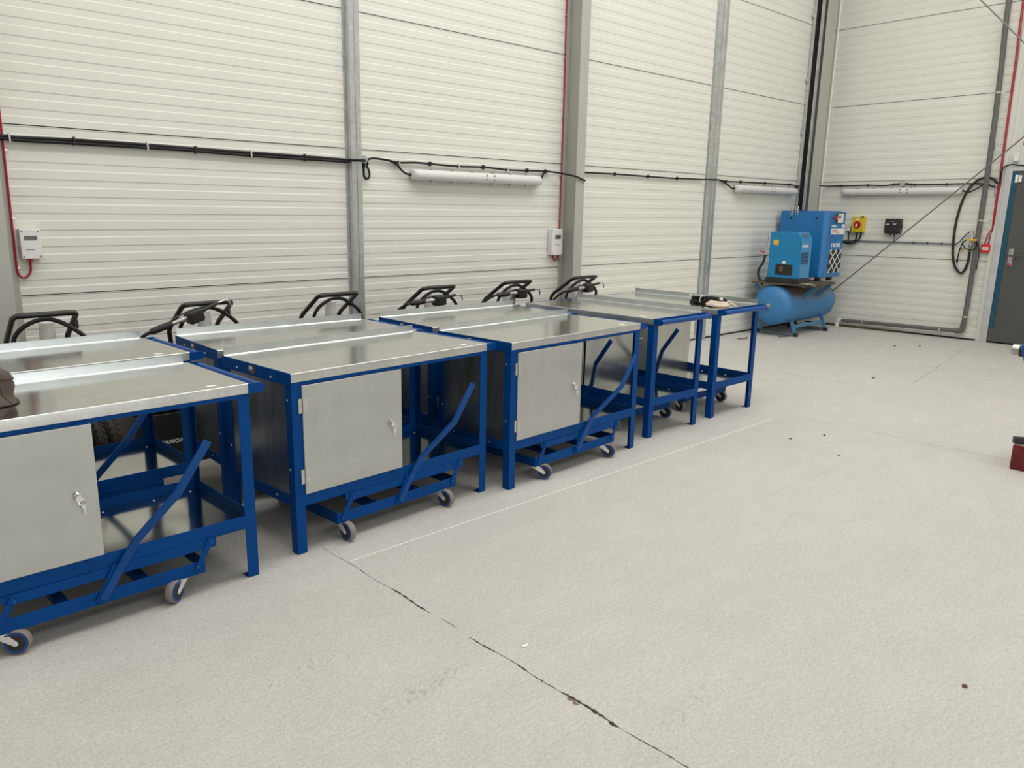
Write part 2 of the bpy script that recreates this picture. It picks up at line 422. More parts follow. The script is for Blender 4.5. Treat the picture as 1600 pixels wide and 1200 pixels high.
def crack_run(y0, y1, w0, x0=1.705):
    n = max(6, int(abs(y1 - y0) / .009)); pts, ws = [], []
    for i in range(n + 1):
        t = i / n; y = y0 + (y1 - y0) * t
        pts.append((x0 + .004 * math.sin(y * 19) + random.uniform(-.0018, .0018) + .008 * (2.8 - y) * .8, y))
        ws.append(max(.0007, w0 * (.25 + 1.2 * random.random() ** 1.6) * min(1, 6 * t + .2, 6 * (1 - t) + .2)))
    return pts, ws
for i, (y0, y1, w) in enumerate([(3.02, 2.78, .0022), (2.8, 2.45, .0030), (2.45, 2.18, .008), (2.13, 2.02, .003), (1.95, 1.62, .0055), (1.62, 1.50, .004), (1.50, 1.25, .012), (1.25, .55, .0038), (.55, -.6, .004)]):
    floor_strip('floor_crack', M['crack'], *crack_run(y0, y1, w), 'dark broken crack along the floor joint')
floor_strip('floor_crack', M['crackred'], [(1.714, 1.468), (1.706, 1.452), (1.709, 1.44), (1.700, 1.425), (1.706, 1.412)], [.004, .016, .008, .014, .004], 'brown chipped patch beside the floor crack', .0008)
floor_strip('floor_line', M['chalk'], [(1.72, 2.776), (3.0, 2.79), (4.3, 2.805), (5.55, 2.818)], [.008, .009, .010, .010], 'thin pale line on floor in front of the benches', .0006)
def wob(a, b, w, n=24):
    pts = []; ws = []
    for i in range(n + 1):
        t = i / n; pts.append((a[0] + (b[0] - a[0]) * t + random.uniform(-.01, .01), a[1] + (b[1] - a[1]) * t + random.uniform(-.01, .01)))
        ws.append(max(.0015, w * random.uniform(.2, 1.2)))
    return pts, ws
for a, b, w in [((5.765, 2.72), (5.79, 2.42), .007), ((5.79, 2.25), (5.785, 1.95), .007), ((5.77, 1.9), (5.765, 1.62), .004), ((5.768, 1.6), (5.77, 1.3), .008), ((7.38, 4.0), (7.35, 3.0), .012), ((7.8, 2.62), (8.6, 2.72), .014), ((8.6, 2.72), (10.75, 3.04), .012)]:
    floor_strip('floor_joint', M['joint'], *wob(a, b, w), 'faint grey joint line in the pale floor', .0007)

for a, b, w in [((3.635, 1.979), (5.018, 1.965), .004), ((3.0, 1.56), (3.83, 1.77), .003)]:
    floor_strip('floor_scrape', M['scrape'], *wob(a, b, w), 'very faint scrape on the pale floor', .0006)

def ridge_patch(x, y, L, Wd, rot, h, label):
    from mathutils import noise as NZ
    mb = MB(); nx, ny = int(L / .006), int(Wd / .006); g = []
    for i in range(nx + 1):
        row = []
        for j in range(ny + 1):
            u, v = i / nx, j / ny; a, b = (u - .5) * L, (v - .5) * Wd
            m = max(0, min(1, 4 * u, 4 * (1 - u))) * math.sin(math.pi * v) ** .8
            z = h * m * max(-.2, NZ.noise(Vector((a * 38 + x * 9, b * 75, 3.1)))  + .5 * NZ.noise(Vector((a * 90, b * 120, 1.7)))) - .0009
            row.append(mb.bm.verts.new((x + a * math.cos(rot) - b * math.sin(rot), y + a * math.sin(rot) + b * math.cos(rot), z)))
        g.append(row)
    for i in range(nx):
        for j in range(ny): mb.bm.faces.new((g[i][j], g[i + 1][j], g[i + 1][j + 1], g[i][j + 1]))
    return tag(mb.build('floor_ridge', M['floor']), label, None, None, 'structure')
ridge_patch(1.37, 1.80, .62, .11, R(3), .017, 'rough raised trowel mark left of the floor crack')
ridge_patch(1.10, 2.15, .55, .09, R(4), .013, 'rough raised trowel mark in front of the nearest bench')
ridge_patch(1.95, 1.17, .5, .16, R(8), .011, 'rough raised trowel mark right of the floor crack')

def litter(name, label, cat, pos, poly, mat, h=.002, curl=.006, group=None):
    mb = MB(); x0, y0 = pos
    n = len(poly)
    lo = [mb.bm.verts.new((x0 + a, y0 + b, .0012 + curl * (abs(a) + abs(b)) * 8)) for a, b in poly]
    hi = [mb.bm.verts.new((x0 + a * .96, y0 + b * .96, .0012 + h + curl * (abs(a) + abs(b)) * 8)) for a, b in poly]
    mb._skin([lo, hi])
    return tag(mb.build(name, mat), label, cat, group)
litter('paper_flake', 'small white flake lying right of the floor crack', 'litter', (1.817, 1.769), [(-.012, -.004), (.004, -.008), (.022, .002), (.002, .007), (-.01, .006)], M['leafp'])
litter('dry_leaf', 'small brown leaf alone on the floor at lower right', 'leaf', (2.755, .635), [(-.010, -.006), (.006, -.008), (.013, .003), (.002, .009), (-.009, .006)], M['leaf'], .003)
tw = tag(MB().tube([(8.95, 5.10, .012), (9.0, 5.08, .006), (9.10, 5.05, .006), (9.13, 5.07, .02)], .006, 6).build('twig', M['leaf']), 'reddish twig on the floor behind the last bench', 'twig')
tag(MB().tube([(9.55, 4.86, .006), (9.72, 4.80, .006)], .007, 6).build('twig', M['leaf']), 'dark twig on the floor under the compressor tank', 'twig')
for i, (x, y, s, l) in enumerate([(7.80, 2.964, .022, 'dark double crumb on floor in the middle of the joint'), (10.01, 3.605, .022, 'dark crumb on floor before end wall, left of the pair'), (10.26, 3.41, .022, 'dark crumb on floor before end wall, right of the pair'),
                               (5.14, 2.455, .011, 'dark crumb on floor right of the line end, nearest benches'), (5.41, 2.338, .011, 'dark crumb on floor right of the line end, farthest back'), (5.01, 2.058, .009, 'dark crumb on floor right of the line end, lowest one')]):
    litter('floor_crumb', l, 'litter', (x, y), [(s * math.cos(R(a)) * random.uniform(.6, 1.1), s * .8 * math.sin(R(a)) * random.uniform(.5, 1)) for a in range(0, 360, 45)], M['leaf'], .006, .0)

# ------------------------------------------------------------------ workbench (origin: floor under the front left corner of its top)
W, DP, ZT = 1.2215, .600, .8416
def castor(name, parent, x, y, yaw):
    f = MB()                                             # fork: swivel plate, two cheeks leaning to the trailing axle
    f.cyl((0, 0, .088), (0, 0, .078), .026, 20)
    for sx in (-1, 1):
        poly = [(.026, .080), (-.026, .080), (-.054, .052), (-.056, .042), (-.046, .036), (-.036, .042)]
        f.prism(poly, lambda a, b, sx=sx: (sx * .019, a, b), lambda a, b, sx=sx: (sx * .0215, a, b))
    f.cyl((-.024, -.046, .047), (.024, -.046, .047), .005, 10)
    f.prism([(.026, .080), (-.026, .080), (-.026, .077), (.026, .077)], lambda a, b: (-.0215, a, b), lambda a, b: (.0215, a, b))
    fo = f.build(name, M['forkzinc'], parent, loc=(x, y, 0)); fo.rotation_euler = (0, 0, yaw)
    MB().lathe([(-.0155, .034), (-.0155, .043), (-.011, .0465), (.011, .0465), (.0155, .043), (.0155, .034)], (0, -.046, .047), (1, 0, 0), 28).build('tyre', M['tread'], fo)
    MB().lathe([(-.0165, .024), (-.0165, .0405), (.0165, .0405), (.0165, .024)], (0, -.046, .047), (1, 0, 0), 28).build('wheel', M['rimblue'], fo)
    MB().lathe([(-.0172, .006), (-.0172, .0305), (.0172, .0305), (.0172, .006)], (0, -.046, .047), (1, 0, 0), 24).build('hub', M['hub'], fo)
    return fo

def make_bench():
    t = thing('workbench', None, 'workbench')
    B = M['blue']
    # top: sheet folded down over the front, upstand folded up at the back
    top = MB()
    prof = [(.0008, ZT - .040), (.0008, ZT - .006), (.005, ZT), (DP, ZT), (DP, ZT - .03), (DP - .0015, ZT - .03), (DP - .0015, ZT - .0016), (.0018, ZT - .0016), (.0016, ZT - .040)]
    top.prism(prof, lambda a, b: (.001, a, b), lambda a, b: (W - .001, a, b))
    tp = top.build('worktop', M['top'], t, smooth=False)
    lf = arc(.0048, ZT - .0046, .0050, 180, 90, 6)
    MB().prism([(-.0002, ZT - .040)] + lf + [(.0062, ZT + .0004), (.0062, ZT - .001)] + [(a + .0012, b - .0012) for a, b in lf[::-1]] + [(.001, ZT - .040)], lambda a, b: (.001, a, b), lambda a, b: (W - .001, a, b)).build('front_lip', M['lip'], tp)
    uf = arc(DP - .0090, ZT + .0060, .0056, 270, 360, 6)
    MB().prism([(DP - .012, ZT + .0003)] + uf + [(DP - .0034, ZT + .039), (DP - .0015, ZT + .039), (DP - .0015, ZT + .0002)], lambda a, b: (.004, a, b), lambda a, b: (W - .02, a, b)).build('upstand', M['upst'], tp)
    MB().prism(rrect(1.067, 1.107, .043, .063, .003), lambda a, b: (a, b, ZT), lambda a, b: (a, b, ZT + .0006)).build('sticker', M['label'], tp)
    # angle iron legs with a small foot plate
    for (x, y, sx, sy) in ((0, .003, 1, 1), (W, .003, -1, 1), (0, DP - .002, 1, -1), (W, DP - .002, -1, -1)):
        l = MB(); w, k = .050, .004
        poly = [(0, 0), (w, 0), (w, k), (k, k), (k, w), (0, w)]
        l.prism(poly, lambda a, b: (x + sx * a, y + sy * b, 0), lambda a, b: (x + sx * a, y + sy * b, ZT - .036))
        l.box(*sorted((x + sx * .004, x + sx * .05)), *sorted((y + sy * .004, y + sy * .05)), 0, .004)
        l.build('leg', B, t, bevel=.0012)
    # upper rails
    MB().box(.05, W - .05, .004, .008, ZT - .058, ZT - .006).box(.05, W - .05, .004, .035, ZT - .010, ZT - .006).build('top_rail', B, t)
    MB().box(.05, W - .05, DP - .008, DP - .004, ZT - .058, ZT - .006).build('top_rail', B, t)
    ap = MB().prism(rrect(-.001, DP, ZT - .056, ZT + .0015, .006, 3), lambda a, b: (-.004, a, b), lambda a, b: (.0006, a, b)).build('end_plate', B, t, bevel=.001)
    MB().prism(rrect(-.001, DP, ZT - .05, ZT - .0005, .004, 3), lambda a, b: (W - .0006, a, b), lambda a, b: (W + .004, a, b)).build('end_plate', B, t, bevel=.001)
    bd = MB().prism(rrect(.285, .352, ZT - .046, ZT - .006, .003), lambda a, b: (-.004, a, b), lambda a, b: (-.0055, a, b)).build('badge', M['badge'], ap)
    text('badge_lettering', 'JAS', .021, (-.0058, .343, ZT - .026), (0, -1, 0), (0, 0, 1), M['white'], bd, 1.0, .0008)
    for i, w in enumerate((.042, .034, .028)):
        MB().box(-.0062, -.0055, .319 - w / 2, .319 + w / 2, ZT - .0335 - i * .004, ZT - .032 - i * .004).build('badge_line', M['alu'], bd, smooth=False)
    # galvanised end sheet, cabinet divider and back, shelf
    sp = MB().box(.005, .0065, .045, DP - .045, .24, ZT - .045).build('side_panel', M['endsheet'], t)
    for y, z in ((.16, ZT - .036), (.46, ZT - .036)):
        MB().lathe([(0, .0055), (.002, .005), (.0035, .003)], (-.004, y, z), (-1, 0, 0), 10).build('rivet', M['rivet'], ap)
    for y, z in ((.036, .72), (.036, .40), (DP - .036, .72), (DP - .036, .40), (.16, .252), (.46, .252)):
        MB().lathe([(0, .005), (.002, .0045), (.0032, .0025)], (-.001, y, z), (-1, 0, 0), 10).build('rivet', M['rivet'], sp)
    MB().box(.612, .6135, .02, DP - .012, .238, ZT - .012).build('cabinet_divider', M['sheet'], t)
    MB().box(.012, .612, DP - .014, DP - .0125, .238, ZT - .012).build('cabinet_back', M['sheet'], t)
    sh = MB().box(.008, W - .006, .010, DP - .010, .236, .238).build('shelf', M['top'], t, smooth=False)
    for x, y in ((.76, .05), (1.17, .06), (.78, .55), (1.17, .55), (1.0, .55)):
        MB().lathe([(0, .006), (.002, .005), (.0035, .0025)], (x, y, .238), (0, 0, 1), 10).build('rivet', M['rivet'], sh)
    # lower rails round the shelf
    MB().box(.048, W - .046, .0035, .008, .224, .281).box(.048, W - .046, .0035, .04, .224, .228).build('bottom_rail', B, t, bevel=.001)
    MB().box(.048, W - .046, DP - .008, DP - .0035, .224, .281).build('bottom_rail', B, t, bevel=.001)
    MB().box(.0005, .006, .048, DP - .048, .224, .275).build('bottom_rail', B, t, bevel=.001)
    MB().box(W - .006, W - .0005, .048, DP - .048, .224, .281).build('bottom_rail', B, t, bevel=.001)
    # cabinet door with butt hinges, cam lock and key
    d = MB().box(.0495, .612, -.0055, .0028, .282, .7825).build('door', M['door'], t, bevel=.0015)
    MB().box(.555, .604, -.004, .0025, .7826, .790).build('door_stop', B, t); MB().box(.552, .600, -.006, .002, .272, .2818).build('door_stop', B, t)
    for z0, z1 in ((.660, .726), (.334, .401)):
        h = MB().box(.030, .048, -.0045, .003, z0, z1).box(.056, .074, -.0078, -.0056, z0, z1).cyl((.052, -.0075, z0), (.052, -.0075, z1), .0042, 12)
        for z in (z0 + .012, (z0 + z1) / 2, z1 - .012):
            h.lathe([(0, .004), (.0015, .002)], (.039, -.0045, z), (0, -1, 0), 8); h.lathe([(0, .004), (.0015, .002)], (.065, -.0078, z), (0, -1, 0), 8)
        h.build('hinge', M['zinc'], d)
    MB().lathe([(0, .0135), (.004, .0135), (.012, .0105), (.013, .0085)], (.541, -.0055, .537), (0, -1, 0), 20).build('lock', M['chrome'], d)
    ky = MB().box(.5395, .5425, -.034, -.026, .533, .541)
    ky.prism(rrect(.5305, .5515, .512, .534, .007), lambda a, b: (a, -.0335, b), lambda a, b: (a, -.0315, b))
    ky.tube([(.549 + .010 * math.sin(R(q)), -.0325 + .002 * math.cos(R(q)), .508 + .010 * math.cos(R(q))) for q in range(0, 361, 30)], .0012, 6)
    ky.prism([(.550, .502), (.560, .498), (.562, .486), (.558, .480), (.561, .462), (.557, .458), (.552, .480), (.548, .487)], lambda a, b: (a, -.031, b), lambda a, b: (a, -.029, b))
    kyo = ky.build('key', M['chrome'], d, loc=(0, .0075, 0))
    # push handle at the right hand end
    hb = MB().tube([(W + .052, .004, ZT - .0215), (W + .052, DP - .004, ZT - .0215)], .0165, 18).build('push_handle', M['bluehandle'], t)
    for y0, y1 in ((-.002, .004), (DP - .004, DP + .002)):
        poly = [(W - .004, ZT - .042), (W + .05, ZT - .042)] + arc(W + .050, ZT - .0215, .0205, -90, 90, 10) + [(W - .004, ZT - .001)]
        MB().prism(poly, lambda a, b: (a, y0, b), lambda a, b: (a, y1, b)).build('handle_bracket', B, hb, bevel=.001)
    # lifting gear: upper plates on the shelf rails, castor frame, link arms, lever
    for y in (.0, DP - .004):
        MB().prism([(.268, .224), (.268, .198), (.29, .187), (1.040, .187), (1.040, .226)], lambda a, b: (a, y, b), lambda a, b: (a, y + .0055, b)).build('lift_plate', B, t, bevel=.0008)
    z0, z1 = .088, .141
    fr = MB().box(.218, .988, .0, .005, z0, z1).box(.218, .988, DP - .005, DP, z0, z1).box(.218, .223, .005, DP - .005, z0, z1).box(.983, .988, .005, DP - .005, z0, z1)
    fr.box(.218, .988, .005, .04, z0, z0 + .004).box(.218, .988, DP - .04, DP - .005, z0, z0 + .004).box(.45, .49, .005, DP - .005, z0, z0 + .03).box(.74, .78, .005, DP - .005, z0, z0 + .03)
    frame = fr.build('castor_frame', B, t, bevel=.001)
    castor('castor', t, .262, .03, 0); castor('castor', t, .895, .03, R(8)); castor('castor', t, .262, DP - .035, R(160)); castor('castor', t, .92, DP - .035, R(200))
    for y, s in ((-.004, -1), (DP + .004, 1)):
        for a, b in (((.305, .200), (.241, .114)), ((1.015, .212), (.952, .124))):
            la = MB().bar((a[0], y, a[1] + .012), (b[0], y, b[1] - .012), .024, .006)
            o = la.build('link_arm', B, t, bevel=.0015)
            for q in (a, b): MB().lathe([(0, .0075), (.004, .0075), (.0055, .004)], (q[0], y + s * .003, q[1]), (0, s, 0), 12).build('pivot_bolt', M['bluehandle'], o)
    lv = MB().sweep([(.588, -.014, .112), (.657, -.014, .215), (.716, -.020, .303), (.728, -.030, .322), (.832, -.126, .480), (.846, -.136, .498), (.974, -.138, .678)], .030, .013)
    le = lv.build('lift_lever', M['bluehandle'], t, bevel=.002)
    MB().bar((.580, -.008, .100), (.655, -.008, .228), .040, .006).build('lever_bracket', B, le, bevel=.001)
    return t

def children(o): return [c for c in COL.objects if c.parent == o]
def set_castors(b, yaws):
    cs = sorted([c for c in children(b) if c.name.split('.')[0] == 'castor'], key=lambda c: (round(c.location.y, 2), c.location.x))
    for c, a in zip(cs, yaws): c.rotation_euler.z = R(a)

bench0 = make_bench()
G = 'blue steel workbenches with galvanised tops'
SPOTS = [
    ('nearest blue workbench in the front row, brown bag on its galvanised top', .1336, 2.8863, 1.44, (60, -55, 160, 200)),
    ('blue workbench in the middle of the front row, galvanised door with keys in its lock', 1.5763, 2.9792, 3.744, (2, 8, 150, 190)),
    ('blue workbench at right of the front row, galvanised door facing the camera', 2.9010, 2.9798, 2.732, (38, 28, 160, 200)),
    ('blue workbench behind the nearest one, leftmost in the back row', .235, 3.730, 2.0, (20, 100, 160, 200)),
    ('blue workbench in the middle of the back row, behind the middle front bench', 1.578, 3.7362, -2.002, (40, 0, 160, 80)),
    ('blue workbench at right of the back row, touching the end-on bench beside it', 2.9333, 3.7103, -1.863, (30, 20, 160, 200)),
    ('blue workbench set end-on with its bare top clear, beside the last bench', 4.3685, 4.3327, -90.05, (70, 65, 160, 110)),
    ('blue workbench set end-on, farthest right, black hose coil on its top', 5.1944, 4.3551, -90.0, (60, 80, 160, 100)),
]
BENCH = []
for i, (lab, x, y, a, yaws) in enumerate(SPOTS):
    o = bench0 if i == 0 else copy_tree(bench0)
    o.location = (x, y, 0); o.rotation_euler = (0, 0, R(a)); tag(o, lab, 'workbench', G); set_castors(o, yaws); BENCH.append(o)

# things lying on the benches
def bench_pt(b, x, y, z=ZT):
    a = b.rotation_euler.z; return Vector((b.location.x + x * math.cos(a) - y * math.sin(a), b.location.y + x * math.sin(a) + y * math.cos(a), z))

def make_bag():
    p = bench_pt(BENCH[0], .212, .345)
    t = thing('fabric_bag', 'brown fabric bag slumped on the nearest worktop at left edge', 'bag', p, R(1.5))
    prof = [(.0, .0006), (.55, .0006), (.93, .0006), (1.0, .003), (.985, .012), (.955, .028), (.955, .048), (.97, .070), (.968, .092), (.93, .114), (.83, .133), (.66, .147), (.40, .156), (.0, .159)]
    ex = lambda z: .36 + .26 * min(1, z / .035)
    sg = lambda q, k: math.copysign(abs(q) ** k, q)
    def at(th, rho, z, off=0.):
        e = ex(z); c, s_ = sg(math.cos(th), e), sg(math.sin(th), e)
        x, y = .242 * c * rho, .162 * s_ * rho
        wv = (.006 * math.sin(5 * th + 40 * z) + .004 * math.sin(11 * th - 60 * z)) * min(1, z / .03)
        k = 1 + wv / .2 + off
        zz = z + (.006 * math.sin(14 * x + 9 * y) + .004 * math.sin(27 * y - 11 * x)) * min(1, max(0, (z - .02) / .05))
        zz *= 1 - .12 * max(0, (x - .10) / .13)
        return x * k, y * k, max(zz, .0006)
    bm = MB(); fine = []
    for (r0, z0), (r1, z1) in zip(prof, prof[1:]):
        for k in range(3): fine.append((r0 + (r1 - r0) * k / 3, z0 + (z1 - z0) * k / 3))
    fine.append(prof[-1]); rings = []
    for r_, z_ in fine: rings.append([bm.bm.verts.new(at(2 * math.pi * q / 72, max(r_, .002), z_)) for q in range(72)])
    bm._skin(rings)
    bm.build('bag_body', M['bag'], t)
    for z_, r_ in ((.090, .969), (.004, .998)):
        MB().tube([at(2 * math.pi * q / 72, r_, z_, .004) for q in range(73)], .0022, 6).build('piping', M['bagseam'], t)
    MB().tube([at(R(-47), r_, z_, .004) for r_, z_ in fine[9:34]], .002, 6).build('piping', M['bagseam'], t)
make_bag()

def make_coils():
    b = BENCH[7]
    p = bench_pt(b, .935, .325)
    t = thing('air_hose_coil', 'flat coil of black hose tied with white cable ties on the last bench', 'hose', p, b.rotation_euler.z)
    rnd = random.Random(3); pts = []
    for k in range(6):
        a, c = .178 - rnd.uniform(0, .045), .095 - rnd.uniform(0, .04)
        for q in range(0, 360, 20):
            pts.append((a * math.copysign(abs(math.cos(R(q))) ** .8, math.cos(R(q))), c * math.sin(R(q)) + rnd.uniform(-.003, .003), .0075 + .0062 * k + .004 * math.sin(R(q * 2 + k * 50)) + (.010 if k > 3 else 0) * max(0, math.sin(R(q + 40 * k)))))
    MB().tube([Vector(q) for q in pts], .0065, 8).build('hose_loops', M['cable'], t)
    for x, y in ((-.135, -.045), (-.02, -.065)):
        MB().tube([(x, y - .032, .012), (x, y - .034, .045), (x, y - .01, .060), (x, y + .02, .058), (x, y + .035, .03)], .003, 6, 4).build('cable_tie', M['clip'], t)
        MB().box(x - .006, x + .006, y - .022, y - .006, .056, .068).build('tie_lock', M['white'], t, bevel=.001)
    p = bench_pt(b, 1.135, .165)
    t = thing('webbing_coil', 'small coil of cream webbing at handle end of the last bench', 'strap', p, b.rotation_euler.z + R(52))
    mb = MB(); pts = []
    for k in range(3):
        for q in range(0, 360, 24):
            r1, r2 = .085 - .014 * k, .040 - .009 * k
            pts.append((r1 * math.cos(R(q)) - .02, r2 * math.sin(R(q)), .0115 + .010 * k + .012 * max(0, -math.cos(R(q)))))
    mb.tube([Vector(q) for q in pts], .011, 8); mb.build('webbing_loops', M['cream'], t)
    MB().tube([(.05, .02, .03), (.08, .015, .04), (.10, .02, .025), (.112, -.01, .010)], .008, 6, 4).build('loose_end', M['cream'], t)
    MB().tube([(.05, -.015, .02), (.085, -.02, .025), (.11, -.035, .009)], .007, 6, 4).build('loose_end', M['cream'], t)
    MB().box(-.006, .014, -.012, .012, .052, .072).build('tie_lock', M['white'], t, bevel=.002)
make_coils()

# ------------------------------------------------------------------ oil dispenser trolleys behind the back row (origin on the floor below the push bar centre)
def make_trolley():
    t = thing('oil_trolley', None, 'trolley')
    w = .158; rr = .0155
    pts = [(-w + .01, .10, .06), (-w + .01, .10, .70)] + [(-w, .085, .765), (-w, .05, .805), (-w, -.165, .945), (-w + .012, -.192, .958), (-w + .045, -.20, .961), (w - .045, -.20, .961), (w - .012, -.192, .958), (w, -.165, .945), (w, .05, .805), (w, .085, .765)] + [(w - .01, .10, .70), (w - .01, .10, .06)]
    MB().tube(pts, rr, 14).build('push_handle', M['blacktube'], t)
    body = MB().box(-.555, .10, -.352, -.345, .05, .335).box(-.555, -.548, -.345, .14, .05, .335).box(.093, .10, -.345, .14, .05, .335).box(-.548, .093, -.345, .14, .05, .06).box(-.548, .093, .133, .14, .05, .335)
    ch = body.build('chassis', M['black'], t, bevel=.002)
    text('chassis_lettering', 'SAMOA', .034, (-.414, -.3525, .150), (1, 0, 0), (0, 0, 1), M['white'], ch, 1.18, .0012)
    lo = MB(); ring = arc(-.440, .162, .020, -80, 90, 8) + arc(-.440, .162, .009, 90, -80, 6)
    lo.prism(ring, lambda a, b: (a, -.3532, b), lambda a, b: (a, -.352, b)); lo.build('chassis_logo', M['white'], ch)
    ax = MB().cyl((.10, -.23, .17), (.29, -.23, .17), .011, 12).build('axle', M['zinc'], t)
    for x in (.175, .252):
        tyre = MB().lathe([(-.032, .085), (-.036, .115), (-.033, .150), (-.018, .168), (0, .170), (.018, .168), (.033, .150), (.036, .115), (.032, .085)], (x, -.23, .17), (1, 0, 0), 36)
        for k in range(26):
            a = 2 * math.pi * k / 26
            for s, ph in ((-1, 0), (1, .12)):
                c = Vector((x + s * .016, -.23 + .170 * math.cos(a + ph), .17 + .170 * math.sin(a + ph))); T = Vector((s * .5, -math.sin(a + ph), math.cos(a + ph)))
                tyre.bar(c - T * .014, c + T * .014, .012, .007, (0, math.cos(a + ph), math.sin(a + ph)))
        wh = tyre.build('tyre', M['knob'], t)
        MB().lathe([(-.03, .02), (-.03, .088), (-.02, .09), (.02, .09), (.03, .088), (.03, .02)], (x, -.23, .17), (1, 0, 0), 28).build('wheel', M['black'], wh)
    MB().lathe([(0, .125), (.02, .13), (.2, .13), (.21, .134), (.22, .13), (.42, .13), (.43, .134), (.44, .13), (.55, .128), (.56, .12)], (-.06, -.02, .062), (0, 0, 1), 36).build('drum', M['black'], t)
    MB().lathe([(0, .05), (.02, .052), (.24, .040), (.27, .040), (.275, .036)], (.035, -.02, .622), (0, 0, 1), 24).build('pump', M['pump'], t)
    MB().tube([(-.10, -.05, .62), (-.155, -.10, .78), (-.14, -.135, .86), (-.07, -.155, .915), (.01, -.165, .93), (.08, -.17, .905), (.15, -.175, .855), (.20, -.16, .80), (.24, -.10, .70)], .0125, 10, 5).build('delivery_hose', M['rubber'], t)
    MB().box(w + .004, w + .03, -.085, -.055, .855, .905).build('hose_clip', M['black'], t, bevel=.004)
    return t

def make_gun():
    """control gun lying along +x, grip at the left, spout at the right"""
    t = thing('oil_control_gun', None, 'nozzle')
    MB().lathe([(0, .009), (.01, .017), (.04, .021), (.125, .020), (.145, .014)], (-.285, 0, 0), (1, 0, 0), 16).build('grip_sleeve', M['rubber'], t)
    MB().lathe([(0, .013), (.05, .014), (.06, .018), (.085, .018), (.09, .013), (.12, .014)], (-.145, 0, 0), (1, 0, 0), 16).build('gun_body', M['alu'], t)
    MB().sweep([(-.02, 0, .018), (-.06, 0, .032), (-.12, 0, .026), (-.15, 0, .014)], .008, .012).build('trigger', M['black'], t, bevel=.002)
    mt = MB().prism(rrect(-.045, .055, -.045, .032, .016), lambda a, b: (a, -.034, b), lambda a, b: (a, .034, b)).build('meter', M['black'], t, bevel=.006)
    MB().prism(rrect(-.03, .04, -.034, .022, .01), lambda a, b: (a, -.0385, b), lambda a, b: (a, -.033, b)).build('meter_cover', M['blacktube'], mt, bevel=.002)
    MB().tube([(.05, 0, .008), (.10, 0, .012), (.175, 0, .018)], .0115, 12, radii=[.016, .012, .0105]).build('extension', M['black'], t)
    MB().tube([(.17, 0, .018), (.215, 0, .018), (.238, 0, .012), (.248, 0, -.005), (.252, 0, -.034)], .0062, 10, 3).build('spout', M['chrome'], t)
    MB().tube([(-.275, 0, 0), (-.31, .02, -.010), (-.335, .08, -.05), (-.34, .16, -.13), (-.30, .25, -.21)], .010, 10, 5).build('supply_hose', M['rubber'], t)
    return t

TX = [1.055, 1.975, 2.920, 3.830, 4.695, 5.566]
TL = ['black tubular handle trolley at far left, behind the back row', 'black handle trolley with the tilted nozzle across it, second from left',
      'black handle trolley without a nozzle, in front of the first wall post', 'black handle trolley below the left end of the long wall lamp',
      'black handle trolley below the right end of the long wall lamp', 'black handle trolley in front of the grey column']
TROL = []
tr0 = make_trolley()
for i, (x, l) in enumerate(zip(TX, TL)):
    o = tr0 if i == 0 else copy_tree(tr0)
    o.location = (x, 4.95, 0); tag(o, l, 'trolley', 'black oil dispenser trolleys along the wall'); TROL.append(o)
gun0 = make_gun()
GUNS = [  # centre xyz, tilt, yaw, label, has cast bracket
    ((1.850, 4.700, .898), 16, 3, 'black oil nozzle tilted up to the right across the second trolley handle', False),
    ((3.775, 4.70, .872), 2, 3, 'black oil nozzle lying level below the left end of the wall lamp', False),
    ((4.665, 4.70, .872), 0, 3, 'black oil nozzle with chrome spout below the right end of the wall lamp', True),
    ((5.53, 4.70, .874), 3, 3, 'black oil nozzle in front of the grey column, farthest right', True),
]
for i, (c, tilt, yaw, l, br) in enumerate(GUNS):
    o = gun0 if i == 0 else copy_tree(gun0)
    o.location = c; o.rotation_euler = (0, R(-tilt), R(yaw)); tag(o, l, 'nozzle', 'oil nozzles hung on the trolleys')
for o in [q for q in COL.objects if q.get('category') == 'nozzle' and q.location.x > 4.2]:
    MB().prism([(-.13, -.09), (-.045, -.095), (-.035, -.05), (-.03, .01), (-.045, .03), (-.075, .022), (-.085, -.02), (-.115, -.05)], lambda a, b: (a, .018, b), lambda a, b: (a, .032, b)).build('cast_bracket', M['alu'], o, bevel=.004)

